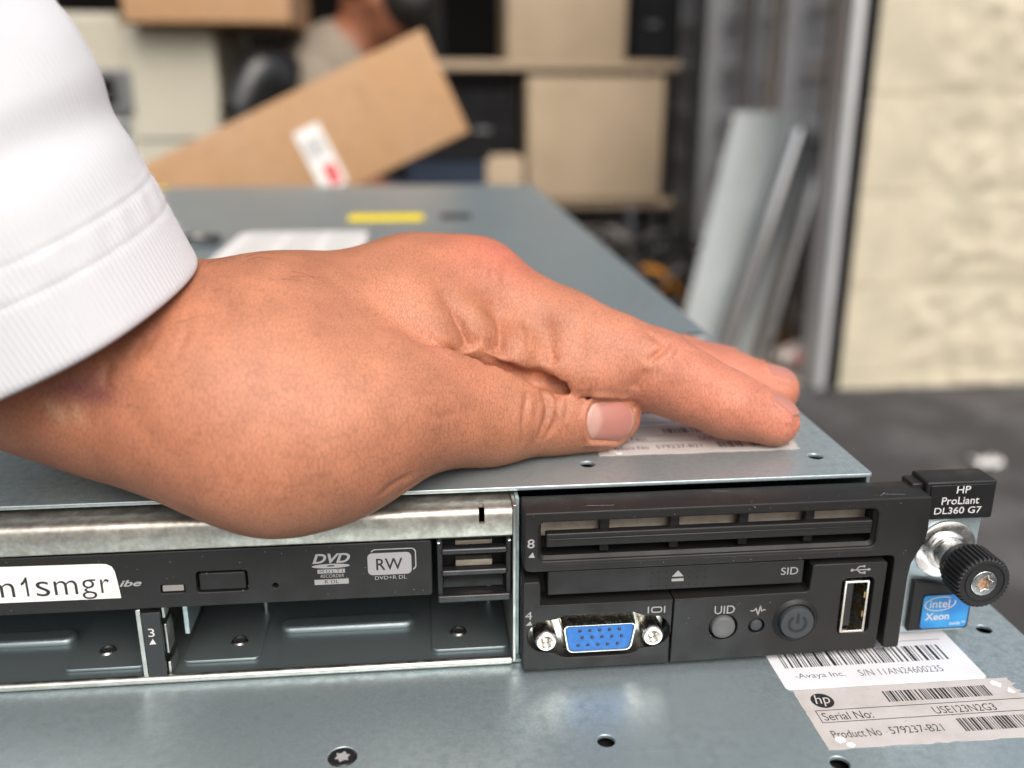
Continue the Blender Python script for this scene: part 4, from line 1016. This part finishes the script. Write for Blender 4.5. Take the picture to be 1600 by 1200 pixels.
tint((.56, .18, .12), blob((-38, 22, 62), (8, 8, 6)) * .5)
tint((.45, .18, .085), blob((-96, 20, 76), (9, 9, 9)) * .6)
tint((.30, .10, .085), blob((-171.9, -16.2, 74.5), (7, 7, 2.8)) * .85)
tint((.27, .085, .07), blob((-167, -17.5, 73.2), (2.2, 5, 1.6)) * .8)
for c in ((-175.7, -16, 69.1), (-172.5, -17.2, 69.5), (-177.5, -15, 71)): tint((.62, .36, .22), blob(c, (1.3, 2, 2.4)) * .8)
tint((.40, .15, .085), np.clip(-disp_c / .6, 0, 1) * .35)  # crease shade put into the skin colour, darker with depth
tint((.55, .225, .13), (np.clip(low * 2.4, 0, 1)) * .4)
tint((.39, .145, .08), (np.clip(-low * 2.4, 0, 1)) * .35)
ca = hm.color_attributes.new('tones', 'FLOAT_COLOR', 'POINT')
ca.data.foreach_set('color', np.concatenate([tone, np.ones((n, 1))], 1).astype(np.float32).ravel())
# skin material
sk = bpy.data.materials.new('skin'); sk.use_nodes = True; MATS['skin'] = sk
N_ = sk.node_tree; B_ = N_.nodes['Principled BSDF']; L_ = N_.links.new
at_ = N_.nodes.new('ShaderNodeAttribute'); at_.attribute_name = 'tones'
tc = N_.nodes.new('ShaderNodeTexCoord')
def noise_node(scale, detail=3, vec=None):
    z = N_.nodes.new('ShaderNodeTexNoise'); z.inputs['Scale'].default_value = scale; z.inputs['Detail'].default_value = detail
    L_(vec or tc.outputs['Object'], z.inputs['Vector']); return z
mot = noise_node(130, 5); mr = N_.nodes.new('ShaderNodeMapRange'); mr.inputs[1].default_value = .3; mr.inputs[2].default_value = .7; mr.inputs[3].default_value = .87; mr.inputs[4].default_value = 1.11
L_(mot.outputs[0], mr.inputs[0])
mul = N_.nodes.new('ShaderNodeMix'); mul.data_type = 'RGBA'; mul.blend_type = 'MULTIPLY'; mul.inputs[0].default_value = 1
L_(at_.outputs['Color'], mul.inputs[6]); L_(mr.outputs[0], mul.inputs[7]); L_(mul.outputs[2], B_.inputs['Base Color'])
B_.inputs['Roughness'].default_value = .5; B_.inputs['Specular IOR Level'].default_value = .42
B_.inputs['Subsurface Weight'].default_value = .06; B_.inputs['Subsurface Radius'].default_value = (1, .32, .16); B_.inputs['Subsurface Scale'].default_value = .0012
# skin relief: lattice of fine lines (two cell sizes) running across the wrist
mp = N_.nodes.new('ShaderNodeMapping'); mp.inputs['Rotation'].default_value = (0, math.radians(24), 0); mp.inputs['Scale'].default_value = (1.7, 1.1, .5)
L_(tc.outputs['Object'], mp.inputs[0])
dst = noise_node(260, 2); dm = N_.nodes.new('ShaderNodeMixRGB'); dm.blend_type = 'LINEAR_LIGHT'; dm.inputs[0].default_value = .0012
L_(mp.outputs[0], dm.inputs[1]); L_(dst.outputs[1], dm.inputs[2])
v1 = N_.nodes.new('ShaderNodeTexVoronoi'); v1.feature = 'DISTANCE_TO_EDGE'; v1.inputs['Scale'].default_value = 900; L_(dm.outputs[0], v1.inputs['Vector'])
v2 = N_.nodes.new('ShaderNodeTexVoronoi'); v2.feature = 'DISTANCE_TO_EDGE'; v2.inputs['Scale'].default_value = 1700; L_(dm.outputs[0], v2.inputs['Vector'])
def edge(vn, hi):
    r_ = N_.nodes.new('ShaderNodeMapRange'); r_.inputs[1].default_value = 0; r_.inputs[2].default_value = hi; L_(vn.outputs['Distance'], r_.inputs[0]); return r_
a1, a2 = edge(v1, .14), edge(v2, .2)
ad = N_.nodes.new('ShaderNodeMath'); ad.operation = 'MULTIPLY_ADD'; ad.inputs[1].default_value = .5; L_(a2.outputs[0], ad.inputs[0]); L_(a1.outputs[0], ad.inputs[2])
lm = N_.nodes.new('ShaderNodeMapRange'); lm.inputs[1].default_value = .2; lm.inputs[2].default_value = 1.3; lm.inputs[3].default_value = .72; lm.inputs[4].default_value = 1.03; L_(ad.outputs[0], lm.inputs[0])
mul2 = N_.nodes.new('ShaderNodeMix'); mul2.data_type = 'RGBA'; mul2.blend_type = 'MULTIPLY'; mul2.inputs[0].default_value = 1
L_(mul.outputs[2], mul2.inputs[6]); L_(lm.outputs[0], mul2.inputs[7]); L_(mul2.outputs[2], B_.inputs['Base Color'])
fine = noise_node(1800, 2); ad2 = N_.nodes.new('ShaderNodeMath'); ad2.operation = 'MULTIPLY_ADD'; ad2.inputs[1].default_value = .6; L_(fine.outputs[0], ad2.inputs[0]); L_(ad.outputs[0], ad2.inputs[2])
bp = N_.nodes.new('ShaderNodeBump'); bp.inputs['Strength'].default_value = .24; bp.inputs['Distance'].default_value = .0002
L_(ad2.outputs[0], bp.inputs['Height']); L_(bp.outputs[0], B_.inputs['Normal'])
hand = obj('hand', hm, 'skin', person, sharp=180)

# nails: thin curved shells laid on the finger ends
mat('nail', (.52, .245, .20), .36, 0, spec=.35, coat=.05, sss=.15, vary=(90, (.56, .28, .235), .4, .7, 2))
nm = MATS['nail'].node_tree; na = nm.nodes.new('ShaderNodeAttribute'); na.attribute_name = 'tones'
nm.links.new(na.outputs['Color'], nm.nodes['Principled BSDF'].inputs['Base Color'])
def nail(c, ldir, nrm, length, width, lunula=True):
    c = np.array(c, float); l = np.array(ldir, float); l /= np.linalg.norm(l); m_ = np.array(nrm, float); m_ -= l * (m_ @ l); m_ /= np.linalg.norm(m_); w = np.cross(m_, l)
    nu, nv = 22, 18; P = []; lift = []
    for i in range(nu + 1):
        for j in range(nv + 1):
            u = i / nu; v = 2 * j / nv - 1
            half = width / 2 * (1 - .10 * (1 - u) ** 2) * (1 - .25 * max(0, (u - .8) / .2) ** 2)
            end = length * (u - .5) - (.16 * length * v * v * max(0, u - .5) * 2) + (.15 * length * v * v * (1 - u) ** 2)
            P.append(c + l * end + w * half * v + m_ * 6); lift.append(.02 + .22 * u - .4 * abs(v) ** 6 - (.4 if i == 0 else 0))
    P = np.array(P); lift = np.array(lift)
    for _ in range(60):
        val, _g = grad_at(P); P = P - m_ * np.clip(val - lift, -1.5, 1.5)[:, None] * .7
    b = MB(); b.v = [tuple(p) for p in P]
    for i in range(nu):
        for j in range(nv): k = i * (nv + 1) + j; b.f.append((k, k + nv + 1, k + nv + 2, k + 1))
    me = mesh(b.v, b.f)
    if sum(p.normal.dot(Vector(m_)) for p in me.polygons) < 0: me.flip_normals()
    o = obj('nail', me, 'nail', hand, sharp=180)
    cn = np.array([(.42, .17, .135)] * len(b.v))
    for k in range(len(b.v)):
        u, v = (k // (nv + 1)) / nu, 2 * (k % (nv + 1)) / nv - 1
        lu = np.clip(((.34 - .22 * v * v) - u) / .08, 0, 1) if lunula else 0
        tip = np.clip((u - .93) / .05, 0, 1)
        cn[k] = cn[k] * (1 - .75 * lu) + np.array((.54, .32, .27)) * .75 * lu
        cn[k] = cn[k] * (1 - .6 * tip) + np.array((.62, .44, .36)) * .6 * tip
    cl = me.color_attributes.new('tones', 'FLOAT_COLOR', 'POINT'); cl.data.foreach_set('color', np.concatenate([cn, np.ones((len(cn), 1))], 1).astype(np.float32).ravel())
    s_ = o.modifiers.new('thick', 'SOLIDIFY'); s_.thickness = .0002; s_.offset = -1
for nl in NAILS: nail(*nl)

# stray dark hairs on the wrist
hb_ = MB(); R6 = random.Random(6)
src = [i for i in range(0, n, 17) if -172 < co[i, 0] < -128 and co[i, 1] < 12 and 72 < co[i, 2] < 97 and no[i, 1] < .2]
for i in R6.sample(src, min(13, len(src))):
    p = Vector(co2[i]); nn = Vector(no[i]); dirv = Vector((R6.uniform(.4, 1), R6.uniform(-.4, .3), R6.uniform(-.5, .5))); dirv = (dirv - nn * dirv.dot(nn)).normalized(); L = R6.uniform(4, 10); cv = R6.uniform(-.4, .4); sd_ = nn.cross(dirv)
    hb_.tube([p + dirv * L * t + sd_ * cv * L * t * t + nn * (.1 + .7 * math.sin(min(1, t * 1.3) * 2.6)) for t in (0, .25, .5, .75, 1)], [.03, .03, .026, .02, .008], 4)
obj('arm_hair', hb_.me(), 'hair_black', hand)

# sleeve: knitted cuff, hem, loose folds
def sleeve():
    nn, mm = 220, 130
    c0 = np.array([-183.2, 2.5, 81.5]); a = np.array([-.36, -.16, .92]); a /= np.linalg.norm(a)
    e1 = np.cross(a, [0, 0, 1.]); e1 /= np.linalg.norm(e1); e2 = np.cross(e1, a)
    th = np.linspace(0, 2 * np.pi, nn, endpoint=False)
    prof = [(16, -1.9), (6, -1.9), (1.4, -1.8), (.4, -1.2), (0, -.2), (.3, .45), (.9, .8)] + [(s, .9) for s in np.linspace(1.8, 26, 60)] + [(s, .9) for s in np.linspace(26.6, 150, mm - 20)]
    Vs, uv = [], []
    seam = [(14.3, .16, .6), (20.6, .2, .7)]
    for s, o_ in prof:
        r = 33.3 + .012 * s + o_ + .35 * np.sin(3 * th + 1) + .25 * np.sin(7 * th)
        for ps, dp, w in seam: r = r - dp * np.exp(-((s - ps - .6 * np.sin(2 * th)) / w) ** 2)
        r = r + .18 * np.sin(th * 26 + 2 * np.sin(3 * th)) * np.exp(-((s - 17.5) / 3) ** 2)
        if s > 20.6: r = r - .12 * min(1, (s - 20.6) / 1.5)
        if s > 24:
            g_ = min(1, (s - 24) / 26)
            r = r + g_ * (1.3 * np.sin(3 * th + s * .045 + .6) + .8 * np.sin(5 * th - s * .08 + 1)) + 1.6 * np.exp(-((s - 47 - 5 * np.sin(th)) / 8) ** 2) * (.5 + .5 * np.cos(th - .5)) - 1.2 * np.exp(-((s - 33 + 3 * np.cos(th)) / 5) ** 2)
            r = r - .11 * max(0, s - 42)
        c = c0 + a * s
        Vs.append(c + r[:, None] * (np.cos(th)[:, None] * e1 + np.sin(th)[:, None] * e2)); uv.append(s)
    Vs = np.concatenate(Vs); k = len(prof)
    i, j = np.meshgrid(np.arange(k - 1), np.arange(nn), indexing='ij'); i = i.ravel(); j = j.ravel(); j2 = (j + 1) % nn
    Qs = np.stack([i * nn + j, (i + 1) * nn + j, (i + 1) * nn + j2, i * nn + j2], 1)
    me = mesh(Vs, Qs)
    ul = me.uv_layers.new(name='cloth')
    lv_ = np.empty(len(me.loops), np.int32); me.loops.foreach_get('vertex_index', lv_)
    ang_ = (lv_ % nn) / nn * 213; ln = np.array(uv)[lv_ // nn]
    q = ang_.reshape(-1, 4); w = (q.max(1) - q.min(1)) > 100; q[w] = np.where(q[w] < 50, q[w] + 213, q[w])
    ul.data.foreach_set('uv', np.stack([q.ravel(), ln], 1).astype(np.float32).ravel())
    return me, (c0, a, e1, e2)
sm_, (c0, ax_, e1_, e2_) = sleeve()
cm = MATS['cloth_white']; N2 = cm.node_tree; B2 = N2.nodes['Principled BSDF']
uvn = N2.nodes.new('ShaderNodeUVMap'); uvn.uv_map = 'cloth'
wv = N2.nodes.new('ShaderNodeTexWave'); wv.bands_direction = 'X'; wv.inputs['Scale'].default_value = .29; wv.inputs['Distortion'].default_value = .5; wv.inputs['Detail'].default_value = 1
N2.links.new(uvn.outputs[0], wv.inputs[0])
nz2 = N2.nodes.new('ShaderNodeTexNoise'); nz2.inputs['Scale'].default_value = 3.5; nz2.inputs['Detail'].default_value = 3; N2.links.new(uvn.outputs[0], nz2.inputs['Vector'])
m2 = N2.nodes.new('ShaderNodeMath'); m2.operation = 'MULTIPLY_ADD'; m2.inputs[1].default_value = .8; N2.links.new(nz2.outputs[0], m2.inputs[0]); N2.links.new(wv.outputs[1], m2.inputs[2])
b2 = N2.nodes.new('ShaderNodeBump'); b2.inputs['Strength'].default_value = .4; b2.inputs['Distance'].default_value = .0004
N2.links.new(m2.outputs[0], b2.inputs['Height']); N2.links.new(b2.outputs[0], B2.inputs['Normal'])
B2.inputs['Sheen Weight'].default_value = .3
sleeve_o = obj('sleeve', sm_, 'cloth_white', person, sharp=180)
# stitches along the hem, each a short raised thread, and loose fuzz
b = MB(); RS = random.Random(4)
for s0, step in ((14.3, 3.1), (20.6, 3.4)):
    n_ = int(213 / step)
    for k in range(n_):
        t0 = 2 * math.pi * k / n_; P = []
        for f_ in (0, .35, .7):
            t = t0 + f_ * 2 * math.pi / n_; s = s0 + .6 * math.sin(2 * t) + .15 * math.sin(9 * t)
            r = 33.3 + .9 + .35 * math.sin(3 * t + 1) + .25 * math.sin(7 * t) - (.16 if f_ != .35 else 0.)
            P.append(Vector(c0 + ax_ * s + r * (math.cos(t) * e1_ + math.sin(t) * e2_)))
        b.tube(P, .12, 5)
tag(obj('stitching', b.me(), 'cloth_white', sleeve_o), kind='stuff')
b = MB(); nv = len(sm_.vertices); cs = np.empty(nv * 3, np.float32); sm_.vertices.foreach_get('co', cs); cs = cs.reshape(-1, 3) * 1000 + np.array(ORI[person])
ns = np.empty(nv * 3, np.float32); sm_.vertices.foreach_get('normal', ns); ns = ns.reshape(-1, 3)
for i in RS.sample(range(220 * 8, nv), 7000):
    p = Vector(cs[i]); q = Vector(ns[i]); t = Vector((RS.uniform(-1, 1), RS.uniform(-1, 1), RS.uniform(-1, 1))); L = RS.uniform(.3, 1.3)
    p = p + t * .3; e = (q + t * .8).normalized(); e_ = (q + t * 1.3).normalized(); sd_ = e.orthogonal().normalized() * .016
    a_, m_, z_ = p, p + e * L * .5, p + e * L * .5 + e_ * L * .5
    b.add([a_ - sd_, a_ + sd_, m_ + sd_ * .8, m_ - sd_ * .8, z_], [(0, 1, 2, 3), (3, 2, 4)])
fz = mesh(b.v, b.f); tag(obj('fuzz', fz, 'cloth_white', sleeve_o, sharp=180), kind='stuff')

# ------------------------------------------------------------------ person crouching far behind, out of focus
pb_ = empty('person', (-330, 2000, GZ), 'dark-haired person in a beige shirt crouching behind the tilted carton', 'person')
EXTRA = 60
def far_mesh(build):
    F2 = Field((-700, 1650, GZ), (160, 2300, 480), 14.); D2 = F2.new() * 10; build(F2, D2); v, q = nets(F2, D2); return mesh(smooth(v, q, 2), q)
def body_sdf(F2, D2):
    chain(F2, D2, [((-430, 2010, -230), 120), ((-400, 2000, -60), 112), ((-330, 1975, 95), 118), ((-262, 1955, 195), 70)], 50)
    chain(F2, D2, [((-262, 1955, 195), 56), ((-205, 1945, 262), 54)], 20)
    ell(F2, D2, (-165, 1935, 320), [(1, 0, .3), (0, 1, 0), (0, 0, 1)], (98, 76, 112), 20)
    ell(F2, D2, (-66, 1932, 318), [(1, 0, 0), (0, 1, 0), (0, 0, 1)], (18, 12, 18), 12)     # nose
    ell(F2, D2, (-188, 1857, 305), [(1, 0, 0), (0, 1, 0), (0, 0, 1)], (20, 9, 32), 6)       # ear
    for sy in (-1, 1):
        y = 1965 + sy * 150
        chain(F2, D2, [((-320, y, 130), 62), ((-250, y - 10, -100), 46), ((-110, 1960 + sy * 60, -170), 36), ((-70, 1955 + sy * 45, -175), 30)], 25)
        chain(F2, D2, [((-430, 2010 + sy * 70, -230), 95), ((-190, 2010 + sy * 130, -170), 72), ((-330, 2010 + sy * 130, GZ + 70), 50), ((-330, 2010 + sy * 130, GZ + 45), 44)], 25)
        chain(F2, D2, [((-340, 2010 + sy * 130, GZ + 40), 42), ((-190, 2010 + sy * 140, GZ + 32), 34)], 20)
body = obj('body', far_mesh(body_sdf), 'skin_far', pb_, sharp=180)
def shirt_sdf(F2, D2):
    chain(F2, D2, [((-432, 2010, -210), 132), ((-400, 2000, -60), 126), ((-330, 1975, 95), 130), ((-275, 1958, 185), 84)], 50)
    for sy in (-1, 1):
        y = 1965 + sy * 150
        cone(F2, D2, (-320, y, 130), (-275, y - 6, 0), 74, 60, 40)
obj('shirt', far_mesh(shirt_sdf), 'shirt_beige', body, sharp=180)
def trouser_sdf(F2, D2):
    cone(F2, D2, (-432, 2010, -235), (-425, 2008, -190), 134, 130, 40)
    for sy in (-1, 1): chain(F2, D2, [((-430, 2010 + sy * 70, -230), 106), ((-190, 2010 + sy * 130, -170), 84), ((-330, 2010 + sy * 130, GZ + 95), 62)], 25)
obj('trousers', far_mesh(trouser_sdf), 'trousers', body, sharp=180)
def hair_sdf(F2, D2):
    ell(F2, D2, (-160, 1938, 345), [(1, 0, .3), (0, 1, 0), (0, 0, 1)], (108, 90, 100), 20)
    ell(F2, D2, (-112, 1895, 300), [(1, 0, .3), (0, 1, 0), (0, 0, 1)], (60, 60, 60), 20)
obj('hair', far_mesh(hair_sdf), 'hair_black', body, sharp=180)
